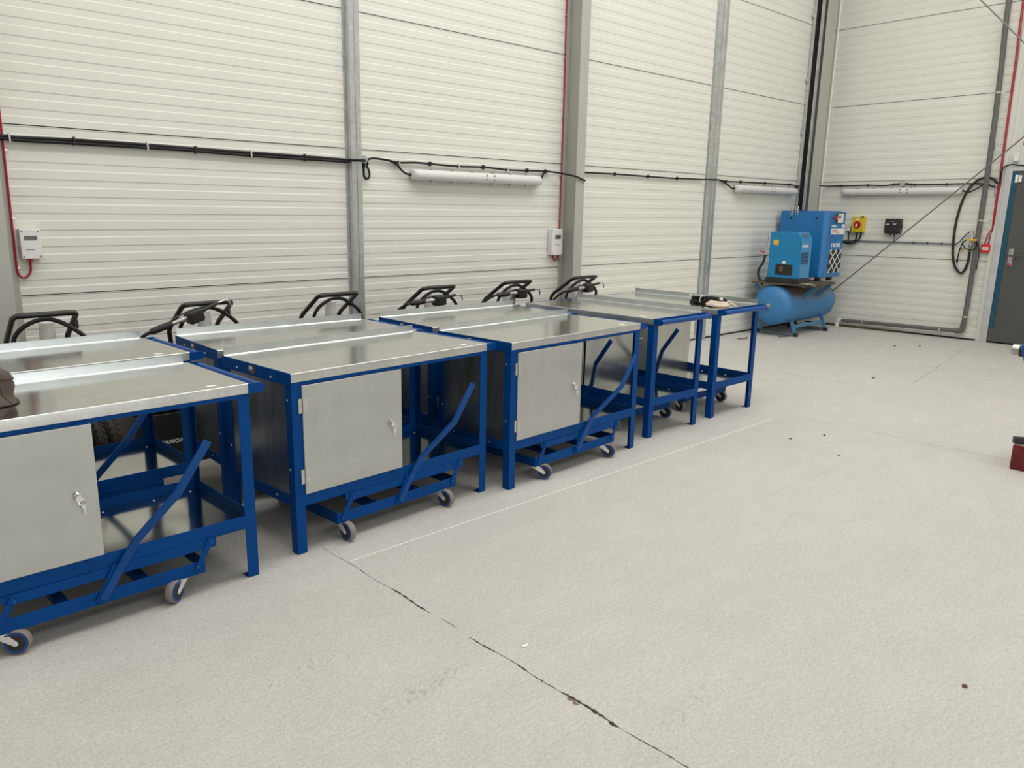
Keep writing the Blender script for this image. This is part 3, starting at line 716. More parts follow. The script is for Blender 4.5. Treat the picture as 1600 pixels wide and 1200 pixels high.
# ------------------------------------------------------------------ compressor on its air receiver
def make_compressor():
    t = thing('air_compressor', 'tall blue compressor cabinet and smaller dryer on a round blue tank', 'compressor', (10.2, 5.0, 0))
    P = lambda x, y, z: (x - 10.2, y - 5.0, z)
    # receiver
    mb = MB(); r = .256; dome = [(math.sin(R(a)), math.cos(R(a))) for a in range(0, 91, 10)]
    prof = [(-.605 - .115 * math.cos(R(a)), r * math.sin(R(a)) ** .8) for a in range(0, 91, 9)] + [(.605 + .115 * math.sin(R(a)), r * math.cos(R(a)) ** .8) for a in range(0, 91, 9)]
    mb.lathe(prof, (0, 0, .404), (1, 0, 0), 56)
    tk = mb.build('tank', M['tankdust'], t)
    for x in (-.605, .605): MB().lathe([(-.006, r - .002), (-.004, r + .0022), (.004, r + .0022), (.006, r - .002)], (x, 0, .404), (1, 0, 0), 56).build('weld_seam', M['tank'], tk)
    MB().lathe([(0, .03), (.02, .03), (.022, .022), (.04, .02)], (-.715, 0, .404), (-1, 0, 0), 16).build('end_boss', M['zinc'], tk)
    
    # feet
    for x in (-.435, .41):
        f = MB().box(x - .02, x + .02, -.262, .262, .004, .044).build('foot_rail', M['railgrey'], t, bevel=.002)
        for y0, y1 in ((-.285, -.235), (.235, .285)): MB().box(x - .023, x + .023, y0, y1, .0, .047).build('end_cap', M['black'], f, bevel=.003)
        for s in (-1, 1): MB().bar((x, s * .245, .045), (x, s * .165, .245), .05, .012, (1, 0, 0)).build('leg', M['tankleg'], t, bevel=.002)
    MB().bar((-.42, -.205, .125), (.40, -.205, .125), .045, .012, (0, 1, 0)).build('stay', M['tankleg'], t, bevel=.002)
    MB().cyl((-.03, 0, .15), (-.03, 0, .10), .03, 14).cyl((-.03, -.03, .105), (.02, -.05, .105), .012, 10).build('drain_valve', M['black'], t)
    # platform and its props
    MB().box(-.66, .22, -.40, .30, .672, .692).box(-.66, .22, -.40, -.385, .655, .672).box(.205, .22, -.385, .30, .655, .672).build('platform', M['board'], t, bevel=.003)
    for x0, x1 in ((-.18, -.30), (.19, .10)):
        MB().sweep([(x0, -.36, .655), (x0 - .02, -.34, .62), (x1, -.235, .505)], .05, .012, (1, 0, 0)).build('prop', M['tankleg'], t, bevel=.002)
    for x0 in (-.55, .12): MB().sweep([(x0, .30, .655), (x0, .225, .53)], .05, .012, (1, 0, 0)).build('prop', M['tankleg'], t, bevel=.002)
    # big cabinet: x 10.235..10.765, y 4.70..5.36
    x0, x1, y0, y1, zb, zt = .035, .565, -.30, .345, .744, 1.592
    cab = MB().prism([(x0, y1), (x1, y1), (x1, y0), (x0 + .05, y0), (x0, y0 + .05)], lambda a, b: (a, b, zb), lambda a, b: (a, b, zt)).build('cabinet', M['comp'], t, bevel=.006)
    MB().box(x0 + .01, x1 - .01, y0 + .06, y1 - .01, zt, zt + .012).build('cabinet_lid', M['comp'], cab, bevel=.003)
    for x in (x0 + .07, x0 + .40):
        for y in (y0 + .08, y1 - .10): MB().cyl((x, y, .69), (x, y, zb), .038, 14).build('rubber_foot', M['black'], cab)
    for y in (.19, -.155): MB().cyl((x0 + .002, y, 1.512), (x0 - .003, y, 1.512), .016, 16).build('vent_hole', M['black'], cab)
    for y in (.195, .125):
        lg = MB().box(x0 - .004, x0 + .03, y - .019, y + .019, 1.55, 1.632).build('lifting_lug', M['zinc'], cab, bevel=.004)
        for z in (1.572, 1.605): MB().cyl((x0 - .002, y, z), (x0 - .008, y, z), .009, 10).build('lug_hole', M['hub'], lg)
        MB().tube([(x0 + .012, y + .016 * math.cos(R(a)), 1.642 + .016 * math.sin(R(a))) for a in range(-20, 201, 20)], .006, 8).build('lug_eye', M['zinc'], lg)
    yf = y0 - .0015
    fp = MB().prism(rrect(x0 + .155, x1 - .012, zb + .02, zt - .012, .01), lambda a, b: (a, y0 + .002, b), lambda a, b: (a, y0 - .003, b)).build('front_panel', M['comp'], cab, bevel=.001)
    F = y0 - .003
    cp = MB().box(.265, .495, F - .006, F, 1.445, 1.578).build('control_panel', M['ctrl'], cab, bevel=.003)
    MB().box(.315, .475, F - .009, F - .006, 1.455, 1.570).build('display', M['label'], cp, bevel=.002)
    MB().box(.335, .395, F - .0105, F - .009, 1.51, 1.55).build('display_window', M['screen'], cp)
    MB().lathe([(0, .012), (.02, .012), (.02, .024), (.035, .024), (.04, .018)], (.215, F, 1.512), (0, -1, 0), 18).build('stop_button', M['redknob'], cab)
    MB().box(.175, .36, F - .001, F, 1.398, 1.428).build('type_label', M['dryfront'], cab)
    MB().box(.172, .19, F - .0015, F, 1.40, 1.426).box(.215, .295, F - .0015, F, 1.402, 1.42).build('type_mark', M['label'], cab)
    MB().box(.462, .547, F - .0015, F, 1.392, 1.432).build('warning_label', M['label'], cab)
    sk = MB().box(.172, .55, F - .0015, F, 1.302, 1.382).build('service_sticker', M['label'], cab)
    rs = random.Random(5)
    for k in range(4):
        for j in range(5):
            if rs.random() < .8: MB().box(.195 + j * .042, .195 + j * .042 + rs.uniform(.02, .038), F - .002, F - .0014, 1.365 - k * .016 - .008, 1.365 - k * .016).build('sticker_print', M['signred'], sk)
    text('cabinet_lettering', 'BOGE', .062, (.258, F - .0012, 1.142), (1, 0, 0), (0, 0, 1), M['white'], cab, 1.32, .003)
    MB().prism([(.226, 1.139), (.238, 1.150), (.226, 1.162), (.240, 1.176), (.232, 1.192), (.216, 1.180), (.222, 1.168), (.210, 1.154)], lambda a, b: (a, F - .0015, b), lambda a, b: (a, F, b)).build('cabinet_logo', M['white'], cab)
    for x in (.216, .516): MB().cyl((x, F, 1.277), (x, F - .002, 1.277), .013, 14).build('panel_lock', M['black'], cab)
    gr = MB().box(.185, .532, F - .002, F + .001, .80, 1.102).build('air_intake', M['hub'], cab)
    me = MB(); gw, gh, gx, gz = .347, .302, .185, .80
    def clipx(xa, za, xb, zb_):
        t0, t1 = 0., 1.; dx = xb - xa
        for lim, sg in ((gx + .003, 1), (gx + gw - .003, -1)):
            va, vb = sg * (xa - lim), sg * (xb - lim)
            if va < 0 and vb < 0: return None
            if va < 0: t0 = max(t0, va / (va - vb))
            if vb < 0: t1 = min(t1, va / (va - vb))
        return None if t1 - t0 < .04 else ((xa + dx * t0, za + (zb_ - za) * t0), (xa + dx * t1, za + (zb_ - za) * t1))
    for k in range(-4, 7):
        for s in (1, -1):
            xm = gx + gw * (.5 + (k - 1) * .42); c = clipx(xm - s * gw * .5, gz, xm + s * gw * .5, gz + gh)
            if c: me.bar((c[0][0], F - .004, c[0][1]), (c[1][0], F - .004, c[1][1]), .011, .004)
    me.build('intake_mesh', M['white'], gr)
    # dryer: x 9.60..9.875, y 4.70..5.12
    d0, d1, e0, e1 = -.60, -.325, -.30, .125
    side = [(e1, .756), (e1, 1.322), (e1 - .015, 1.336), (e0 + .055, 1.336), (e0, 1.258), (e0, .756)]
    dry = MB().prism(side, lambda a, b: (d0, a, b), lambda a, b: (d1, a, b)).build('dryer', M['dryer'], t, bevel=.006)
    MB().box(d0 - .015, d1 + .005, e0 - .012, e1 + .02, .692, .756).build('dryer_plinth', M['black'], dry, bevel=.004)
    MB().box(d0 + .008, d1 - .008, e0 - .003, e0, .765, 1.25).build('dryer_front', M['dryfront'], dry, bevel=.001)
    nrm = Vector((0, -.082, .055)).normalized(); up = Vector((0, .055, .078)).normalized()
    c0 = Vector(((d0 + d1) / 2, e0 + .0275, 1.297)) + nrm * .001
    sc = MB(); X = Vector((1, 0, 0))
    sc.prism(rrect(-.072, .072, -.022, .022, .004), lambda a, b: c0 + X * a + up * b, lambda a, b: c0 + X * a + up * b + nrm * .004); sc.build('dryer_display', M['screen'], dry)
    text('dryer_lettering', 'BOGE', .040, (-.555, e0 - .0042, 1.152), (1, 0, 0), (0, 0, 1), M['white'], dry, 1.25, .0018)
    MB().prism([(-.576, 1.150), (-.568, 1.158), (-.576, 1.166), (-.567, 1.175), (-.572, 1.185), (-.583, 1.178), (-.579, 1.170), (-.587, 1.160)], lambda a, b: (a, e0 - .0045, b), lambda a, b: (a, e0 - .003, b)).build('dryer_logo', M['white'], dry)
    vg = MB().box(-.585, -.395, e0 - .005, e0 - .003, .94, 1.088).build('dryer_grille', M['hub'], dry)
    gl = MB()
    for k in range(9): gl.box(-.58, -.40, e0 - .007, e0 - .004, .948 + k * .0155, .954 + k * .0155)
    gl.build('grille_slats', M['dryer'], vg)
    MB().box(d0 - .002, d0, .006, .074, 1.172, 1.235).build('yellow_sticker', M['amber'], dry)
    MB().box(d0 - .002, d0, .037, .043, 1.185, 1.222).build('sticker_print', M['hub'], dry) if False else None
    MB().prism(rrect(-.212, .018, .795, .93, .018), lambda a, b: (d0 - .001, a, b), lambda a, b: (d0 - .003, a, b)).build('filter_recess', M['hub'], dry)
    MB().lathe([(0, .02), (.02, .026), (.06, .026), (.07, .015)], (d0 - .006, -.06, .835), (0, 0, 1), 14).build('filter_bowl', M['board'], dry)
    MB().box(d0 - .012, d0, -.112, -.072, .938, .97).build('filter_tag', M['label'], dry, bevel=.002)
    for y, z in ((-.285, 1.21), (-.285, 1.185)): MB().cyl((d0, y, z), (d0 - .002, y, z), .007, 10).build('screw', M['hub'], dry)
    for y, z, m in ((.14, 1.285, 'hub'), (.14, 1.19, 'zinc')): MB().cyl((-.50, .12, z), (-.50, .165, z), .017, 14).build('port', M[m], dry)
    # air line down the left side
    hs = [(9.60, 5.165, 1.285), (9.60, 5.168, 1.19), (9.6, 5.17, 1.10)]
    MB().tube([P(*q) for q in hs], .013, 10, 4).build('air_fitting', M['zinc'], t)
    MB().tube([P(9.60, 5.172, 1.04), P(9.60, 5.19, .955), P(9.60, 5.24, .86), P(9.60, 5.25, .79), P(9.60, 5.225, .73), P(9.60, 5.18, .655)], .0145, 10, 5).build('air_hose', M['rubber'], t)
    MB().cyl(P(9.60, 5.171, 1.11), P(9.60, 5.172, 1.04), .017, 12).build('ball_valve', M['zinc'], t)
    MB().bar(P(9.585, 5.18, 1.07), P(9.575, 5.245, 1.09), .02, .006).build('valve_lever', M['redknob'], t)
    # dusty cloth on the platform edge
    cl = MB().sweep([(-.60, -.335, .699), (-.55, -.36, .701), (-.50, -.405, .700), (-.47, -.425, .675)], .20, .010, (0, 0, 1))
    tag(cl.build('dusty_rag', M['dust'], None, bevel=.003, loc=(10.2, 5.0, 0)), 'dusty grey rag on the tank platform below the dryer', 'rag')
    return t
make_compressor()

# ------------------------------------------------------------------ things on the walls
def LWp(pts, off): return [(x, D - off, z) for x, z in pts]
def EWp(pts, off): return [(XE - off, y, z) for y, z in pts]

def wall_lamp(name, loc, rz, L, label):
    """batten lamp; origin on the wall at its centre, length along local x, room side is local -y"""
    t = thing(name, label, 'lamp', loc, rz, 'weatherproof wall lamps')
    h = L / 2
    MB().prism(rrect(-h, h, -.048, .048, .03), lambda a, b: (a, -.012, b), lambda a, b: (a, -.045, b)).build('housing', M['lampb'], t, bevel=.004)
    pr = [(-.045, -.044), (-.092, -.030), (-.102, 0), (-.092, .030), (-.045, .044)]
    df = MB(); n = 8; rings = []
    for k, (x, s) in enumerate([(-h + .004, .45), (-h + .012, .75), (-h + .035, .97), (-h + .06, 1), (h - .06, 1), (h - .035, .97), (h - .012, .75), (h - .004, .45)]):
        rings.append([df.bm.verts.new((x, -.045 - (-.045 - y) * s * 1.0, z * (.6 + .4 * s))) for y, z in [(-.045, -.044), (-.078, -.040), (-.096, -.022), (-.101, 0), (-.096, .022), (-.078, .040), (-.045, .044)]])
    df._skin(rings); df.build('diffuser', M['lampg'], t)
    for x in (-.55, -.33, -.1, .14, .36, .56):
        for s in (-1, 1): MB().box(x * L / 1.5 - .012, x * L / 1.5 + .012, -.068, -.03, s * .050 - .004, s * .050 + .004).build('clip', M['zinc'], t, bevel=.001)
    for x, z in ((.03, .02), (.03, -.014), (.12, .02), (.12, -.016)): MB().cyl((x, -.098, z), (x, -.1015, z), .009, 10).build('inner_mark', M['screw'], t)
    for s in (-1, 1):
        MB().cyl((s * h, -.03, 0), (s * (h + .02), -.03, 0), .011, 12).build('gland', M['black'], t)
    return t
wall_lamp('wall_lamp', (4.80, D, 1.834), 0, 1.53, 'long white wall lamp between the wall post and the grey column')
wall_lamp('wall_lamp', (9.865, D, 1.862), 0, 1.55, 'white wall lamp on long wall, left of the corner')
wall_lamp('wall_lamp', (XE, 4.255, 1.866), R(-90), 1.50, 'white wall lamp on end wall, above the yellow switch')

# black cable run along the long wall
def cable(name, label, runs, r=.0095, mat='cable', cat='cable', clips=(), group=None):
    mb = MB()
    for p in runs: mb.tube(p, r, 8, 4)
    o = tag(mb.build(name, M[mat]), label, cat, group)
    for (x, y, z, dx, dy, dz, m) in clips: MB().box(x - dx, x + dx, y - dy, y + dy, z - dz, z + dz).build('cable_clip', M[m], o, bevel=.002)
    return o
c1 = [(-6.5, 1.945), (-3.0, 1.943), (.60, 1.94), (1.063, 1.938), (1.162, 1.934), (1.433, 1.940), (1.74, 1.940), (2.065, 1.936), (2.194, 1.934), (2.658, 1.93), (3.178, 1.926), (3.433, 1.921)]
c1b = [(x, z - .017 - .003 * math.sin(x * 5)) for x, z in c1]
clipsA = [(x, D - .024, z - .008, .005, .016, .026, m) for x, z, m in ((1.11, 1.937, 'clip'), (1.46, 1.941, 'black'), (1.90, 1.938, 'clip'), (2.22, 1.934, 'black'), (2.62, 1.93, 'clip'), (3.05, 1.927, 'black'))]
cable('wall_cable', 'pair of black cables clipped along the wall from left edge to first post', [LWp(c1, .020), LWp(c1b, .026), [(3.433, D - .02, 1.921), (3.47, D - .078, 1.920), (3.53, D - .078, 1.921), (3.575, D - .04, 1.923)]], .0105, clips=clipsA)
c2 = [(3.600, 1.908), (3.609, 1.918), (3.625, 1.938), (3.684, 1.947), (3.809, 1.939), (3.919, 1.926), (4.089, 1.934), (4.245, 1.931), (4.552, 1.925), (4.854, 1.931), (5.176, 1.921), (5.466, 1.926), (5.70, 1.929)]
clipsB = [(x, D - .02, z, .007 if m == 'black' else .004, .016, .018, m) for x, z, m in ((3.919, 1.926, 'clip'), (4.245, 1.931, 'black'), (4.56, 1.925, 'clip'), (4.854, 1.931, 'black'), (5.15, 1.922, 'clip'), (5.41, 1.926, 'black'), (5.66, 1.928, 'black'))]
cable('wall_cable', 'black cable clipped above the long wall lamp, over the grey column', [LWp(c2, .02), [(5.70, D - .02, 1.929), (5.78, D - .10, 1.915), (5.88, D - .212, 1.885), (5.96, D - .214, 1.865), (6.02, D - .214, 1.850), (6.045, D - .17, 1.86), (6.06, D - .05, 1.92), (6.12, D - .02, 1.936)],
      LWp([(3.809, 1.939), (3.86, 1.922), (3.90, 1.905), (3.937, 1.868), (3.985, 1.842), (4.03, 1.836)], .028), LWp([(5.57, 1.836), (5.607, 1.866), (5.631, 1.908), (5.695, 1.928)], .028)], .0085, clips=clipsB)
lp = [(3.582, 1.92), (3.574, 1.885), (3.572, 1.82), (3.590, 1.786), (3.620, 1.795), (3.624, 1.84), (3.604, 1.885), (3.612, 1.91)]
jb = thing('junction_box', 'round grey junction box on wall at the first post, with looped cable', 'junction box', (3.577, D, 1.935))
MB().lathe([(0, .032), (.03, .032), (.034, .028)], (0, 0, 0), (0, -1, 0), 20).build('box_body', M['greyjb'], jb)
MB().cyl((0, -.018, -.03), (0, -.018, -.065), .014, 12).build('gland', M['black'], jb)
MB().tube([(x - 3.577, -.026, z - 1.935) for x, z in lp], .0085, 8, 4).build('cable_loop', M['cable'], jb)
c3 = [(6.12, 1.936), (6.25, 1.941), (6.707, 1.945), (7.2, 1.942), (7.743, 1.939), (8.002, 1.944), (8.35, 1.946)]
clipsC = [(x, D - .02, z, .006, .015, .017, 'black') for x, z in ((6.72, 1.945), (7.30, 1.941), (7.85, 1.941), (8.885, 1.943), (9.234, 1.947), (9.838, 1.950), (10.5, 1.953))]
cable('wall_cable', 'black cable along the wall from the grey column to the corner', [LWp(c3, .02), [(8.35, D - .02, 1.946), (8.46, D - .075, 1.948), (8.64, D - .075, 1.952), (8.70, D - .02, 1.956)],
      LWp([(8.70, 1.956), (8.80, 1.95), (8.885, 1.943), (9.234, 1.947), (9.838, 1.950), (10.544, 1.953), (10.70, 1.93), (10.755, 1.90)], .02), LWp([(8.72, 1.955), (8.80, 1.935), (8.889, 1.913), (9.005, 1.868), (9.07, 1.860)], .03), LWp([(10.66, 1.865), (10.665, 1.91), (10.70, 1.94), (10.755, 1.935)], .03)], .009, clips=clipsC)
cE = [(5.25, 1.954), (4.901, 1.953), (4.681, 1.956), (4.466, 1.947), (4.321, 1.962), (4.285, 1.966)]
cE2 = [(4.177, 1.966), (4.104, 1.952), (3.872, 1.95), (3.473, 1.951), (3.289, 1.947), (3.236, 1.940), (3.192, 1.917), (3.15, 1.910), (3.12, 1.915), (3.103, 1.943), (3.098, 2.011), (3.100, 2.079), (3.083, 2.128)]
clipsE = [(XE - .02, y, z, .015, .006, .016, 'black') for y, z in ((5.05, 1.953), (4.681, 1.956), (4.34, 1.96), (4.12, 1.954), (4.08, 1.951), (3.70, 1.95))]
cable('wall_cable', 'black cable along end wall above the lamp, rising over the door', [[(11.05, D - .19, 1.951), (11.20, D - .19, 1.952), (11.285, 5.25, 1.954)], EWp(cE, .02), EWp(cE2[:5], .02), EWp([(3.30, 1.947), (3.27, 1.945), (3.236, 1.940), (3.192, 1.917), (3.15, 1.910), (3.12, 1.915), (3.103, 1.943)], .02),
      EWp([(3.103, 1.943), (3.098, 2.011), (3.100, 2.079), (3.083, 2.128), (3.043, 2.155), (2.984, 2.162), (2.877, 2.148), (2.5, 2.15), (2.0, 2.15)], .065), EWp([(3.495, 1.862), (3.424, 1.850), (3.364, 1.879), (3.287, 1.93), (3.262, 1.940)], .03)], .0085, clips=clipsE)
j2 = thing('junction_box', 'round grey junction box on the end wall cable above lamp', 'junction box', (XE, 4.232, 1.966))
MB().lathe([(0, .034), (.03, .034), (.036, .028)], (0, 0, 0), (-1, 0, 0), 20).build('box_body', M['greyjb'], j2)
for s in (-1, 1): MB().cyl((-.018, s * .03, 0), (-.018, s * .075, -.004), .013, 10).build('gland', M['black'], j2)

# white meters with red cable drops
def meter(loc, w, h, d, label, scr):
    t = thing('wall_meter', label, 'meter', loc, 0, 'white meter boxes')
    MB().box(-w / 2, w / 2, -d * .55, -.003, -h / 2, h / 2).build('back_box', M['meter'], t, bevel=.004)
    MB().box(-w / 2, w / 2, -d, -d * .57, -h / 2, h / 2).build('lid', M['meter'], t, bevel=.004)
    x0, x1, z0, z1 = scr
    MB().box(x0, x1, -d - .001, -d, z0, z1).build('screen', M['screen'], t)
    MB().box(x0 + .005, x1 - .02, -d - .0008, -d, z0 - .058, z0 - .052).build('printed_line', M['screw'], t)
    for sx in (-1, 1):
        for sz in (-1, 1): MB().cyl((sx * (w / 2 - .012), -d, sz * (h / 2 - .014)), (sx * (w / 2 - .012), -d - .0015, sz * (h / 2 - .014)), .0055, 12).build('screw', M['screw'], t)
    return t
m1 = meter((1.152, D, 1.318), .113, .178, .062, 'white wall meter box at far left, red cable looped below', (-.035, .035, .022, .048))
MB().cyl((-.005, -.03, -.086), (-.005, -.03, -.108), .012, 12).build('gland', M['redplastic'], m1)
m2 = meter((5.816, D, 1.255), .155, .255, .062, 'white wall meter box left of the grey column, red cable beside', (-.03, .05, .03, .07))
MB().cyl((-.012, -.03, -.126), (-.012, -.03, -.145), .012, 12).build('gland', M['redplastic'], m2)
def red_cable(name, label, runs, clips, r=.0065):
    mb = MB()
    for p in runs: mb.tube(p, r, 8, 4)
    o = tag(mb.build(name, M['red']), label, 'cable', 'red alarm cables')
    for x, y, z in clips: MB().box(x - .012, x + .012, y - .008, y + .008, z - .006, z + .006).build('cable_clip', M['zinc'], o, bevel=.001)
red_cable('alarm_cable', 'red cable down the far left column to the meter', [LWp([(1.080, 6.2), (1.080, 4.0), (1.078, 2.5), (1.077, 1.98), (1.076, 1.90), (1.074, 1.62), (1.072, 1.42), (1.070, 1.19), (1.075, 1.14), (1.098, 1.114), (1.125, 1.126), (1.143, 1.157), (1.147, 1.225)], .016)],
          [(1.083, D - .012, 1.86), (1.08, D - .012, 1.47), (1.077, D - .012, 1.175)])
red_cable('alarm_cable', 'red cable down the left side of grey column', [LWp([(5.895, 6.2), (5.895, 3.5), (5.898, 2.99), (5.90, 2.34), (5.896, 1.86), (5.894, 1.50), (5.893, 1.24), (5.890, 1.147), (5.870, 1.085), (5.83, 1.08), (5.806, 1.12)], .016)],
          [(5.893, D - .012, z) for z in (3.36, 2.98, 2.45, 1.9, 1.48)])
ra = [(3.165, 6.2), (3.158, 4.015), (3.142, 3.386), (3.138, 3.065), (3.131, 2.72), (3.126, 2.445), (3.122, 2.222), (3.121, 2.109), (3.110, 1.943), (3.118, 1.807), (3.116, 1.555), (3.111, 1.404)]
red_cable('alarm_cable', 'pair of red cables beside the door down to red alarm box', [EWp(ra, .042), EWp([(y - .016, z) for y, z in ra[:-1]] + [(3.105, 1.404)], .042), EWp([(3.111, 1.404), (3.150, 1.333), (3.172, 1.215)], .030), EWp([(3.105, 1.404), (3.122, 1.322), (3.132, 1.215)], .030)],
          [(XE - .034, y, z) for y, z in ((3.135, 3.36), (3.13, 2.9), (3.115, 2.1), (3.105, 1.42))])
ab = thing('alarm_box', 'small red alarm box on end wall beside the door', 'alarm box', (XE, 3.153, 1.162))
MB().box(-.045, -.003, -.052, .052, -.05, .05).build('box_body', M['redplastic'], ab, bevel=.005)
MB().box(-.0465, -.045, -.033, .033, -.018, .018).build('front_label', M['label'], ab)
for k in range(4): MB().box(-.0472, -.0465, -.026 + k * .014, -.018 + k * .014, -.007, .007).build('label_mark', M['screw'], ab)
for y in (-.021, .02): MB().cyl((-.02, y, .05), (-.02, y, .066), .012, 12).build('gland', M['redplastic'], ab)
sd = thing('door_sounder', 'small white rounded box on wall above the door corner', 'sounder', (XE, 2.975, 2.246))
MB().prism(rrect(-.032, .032, -.052, .052, .022), lambda a, b: (-.003, a, b), lambda a, b: (-.05, a, b)).build('box_body', M['meter'], sd, bevel=.008)
MB().prism(rrect(-.022, .022, -.04, -.005, .008), lambda a, b: (-.05, a, b), lambda a, b: (-.053, a, b)).build('front_inset', M['white'], sd, bevel=.001)
MB().tube([(-.02, .015, .055), (-.02, .02, .10), (-.02, .018, 1.2)], .004, 6).build('lead', M['clip'], sd)
sg = thing('wall_sign', 'red sign with white border at the right edge above door', 'sign', (XE - .022, 2.70, 2.44))
MB().box(-.004, 0, -.245, .245, -.075, .075).build('board', M['white'], sg); MB().box(-.0055, -.004, -.228, .228, -.060, .060).build('red_field', M['signred'], sg)

# yellow isolator, socket, black unit and their cables
ys = thing('isolator_switch', 'yellow isolator box with red rotary knob on end wall', 'switch', (XE, 4.730, 1.428))
MB().box(-.075, -.003, -.082, .082, -.104, .104).build('box_body', M['yellow'], ys, bevel=.006)
kn = MB().cyl((-.075, .005, 0), (-.084, .005, 0), .048, 28).cyl((-.084, .005, 0), (-.10, .005, 0), .038, 24).build('knob', M['redknob'], ys, bevel=.002)
MB().bar((-.102, .010, -.034), (-.102, .003, .010), .020, .006, (1, 0, 0)).build('pointer', M['white'], kn)
MB().box(-.0765, -.075, -.012, .03, .062, .084).build('printed_mark', M['label'], ys); MB().box(-.08, -.07, -.075, -.03, .096, .112).build('top_latch', M['black'], ys, bevel=.002)
for s in (-1, 1): MB().cyl((-.075, s * .062, .085), (-.077, s * .062, .085), .007, 10).build('screw', M['screw'], ys)
for y, pts in ((.022, [(4.745, 1.324), (4.740, 1.266), (4.753, 1.218), (4.80, 1.187), (4.856, 1.180), (4.925, 1.192), (5.05, 1.22)]), (-.042, [(4.690, 1.324), (4.690, 1.268), (4.715, 1.215), (4.769, 1.170), (4.841, 1.160), (4.903, 1.178), (5.05, 1.205)])):
    MB().tube([(-.04, a - 4.730, b - 1.428) for a, b in pts], .010, 8, 4).build('supply_cable', M['cable'], ys)
    MB().cyl((-.04, y - .006, -.104), (-.04, y - .006, -.135), .013, 10).build('gland', M['black'], ys)
so = thing('wall_socket', 'small grey and white socket box left of the yellow switch', 'socket', (XE, 4.856, 1.364))
MB().box(-.04, -.003, -.034, .034, -.038, .038).build('back_box', M['screw'], so, bevel=.004); MB().box(-.05, -.04, -.014, .028, -.026, .022).build('rocker_plate', M['meter'], so, bevel=.003)
MB().tube([(-.025, .002, -.036), (-.025, .0, -.08), (-.03, -.002, -.135), (-.03, .006, -.15)], .008, 8, 3).build('lead', M['cable'], so)
bk = thing('black_control_unit', 'black plastic unit with two pale labels on end wall', 'control box', (XE, 4.270, 1.415))
MB().prism(rrect(-.102, .102, -.098, .098, .02), lambda a, b: (-.003, a, b), lambda a, b: (-.085, a, b)).build('housing', M['black'], bk, bevel=.008)
MB().prism(rrect(-.085, .085, -.072, .078, .012), lambda a, b: (-.085, a, b), lambda a, b: (-.102, a, b)).build('front_cover', M['black'], bk, bevel=.006)
MB().box(-.103, -.10, -.02, .02, .058, .068).build('front_badge', M['screw'], bk)
for y in (.052, -.032):
    for z in (.022, .038): MB().box(-.1035, -.1, y - .020, y + .020, z - .004, z + .004).build('pale_label', M['meter'], bk)
for y in (.028, -.03): MB().cyl((-.05, y, -.095), (-.05, y, -.125), .011, 10).build('gland', M['black'], bk)
MB().cyl((-.05, -.10, .0), (-.05, -.115, .0), .016, 10).build('side_knob', M['black'], bk)
MB().tube([(-.05, -.03, -.12), (-.04, -.026, -.16), (-.02, -.012, -.205)], .004, 6, 3).build('lead', M['cable'], bk)
cn = tag(MB().box(XE - .022, XE - .004, 3.49, 5.15, 1.197, 1.213).build('cable_conduit', M['railgrey'], bevel=.003), 'thin grey conduit running level below the yellow switch', 'conduit')
for y in (4.25, 4.0, 3.83, 3.66): MB().box(XE - .028, XE - .004, y - .006, y + .006, 1.19, 1.22).build('conduit_clip', M['black'], cn, bevel=.001)
MB().tube(EWp([(3.496, 1.206), (3.47, 1.219), (3.449, 1.242), (3.395, 1.321), (3.347, 1.364)], .03), .006, 6, 3).build('end_lead', M['cable'], cn)

# grey waste pipe
pp = thing('waste_pipe', 'dark grey plastic pipe down end wall and along its foot', 'pipe', (XE, 3.25, 0))
q = lambda y, z, o=.075: (-o, y - 3.25, z)
MB().tube([q(3.305, 6.3), q(3.291, 4.03), q(3.271, 3.40), q(3.252, 2.744), q(3.243, 2.07), q(3.243, 1.50), q(3.247, .67), q(3.254, .26), q(3.262, .15)], .030, 18, 3).build('down_pipe', M['pipe'], pp)
MB().tube([q(4.825, .088), q(4.514, .095), q(4.064, .102), q(3.50, .110), q(3.32, .112)], .026, 16).build('floor_pipe', M['pipe'], pp)
MB().tube([q(3.258, .205), q(3.262, .145), q(3.272, .118), q(3.30, .112), q(3.345, .112)], .034, 16).build('elbow', M['pipe'], pp)
MB().tube([q(4.80, .089), q(4.845, .088), q(4.858, .082), q(4.862, .06), q(4.862, .0)], .030, 14, 2).build('white_elbow', M['meter'], pp)
for y, z in ((3.262, 3.0), (3.242, 1.50), (3.254, .30)):
    MB().lathe([(-.011, .032), (-.011, .0345), (.011, .0345), (.011, .032)], q(y, z), (0, 0, 1), 20).cyl(q(y - .03, z), q(y - .075, z, .05), .008, 8).cyl(q(y, z, .045), q(y, z, .004), .007, 8).build('pipe_clip', M['zinc'], pp)
for y in (4.50, 3.52):
    MB().lathe([(-.010, .028), (-.010, .0305), (.010, .0305), (.010, .028)], q(y, .1), (0, 1, 0), 18).cyl(q(y, .1, .05), q(y, .1, .004), .006, 8).build('pipe_clip', M['zinc'], pp)
MB().lathe([(-.04, .0318), (-.04, .034), (.04, .034), (.04, .0318)], q(3.243, 2.38), (0, 0, 1), 20).build('coupling', M['pipe'], pp)

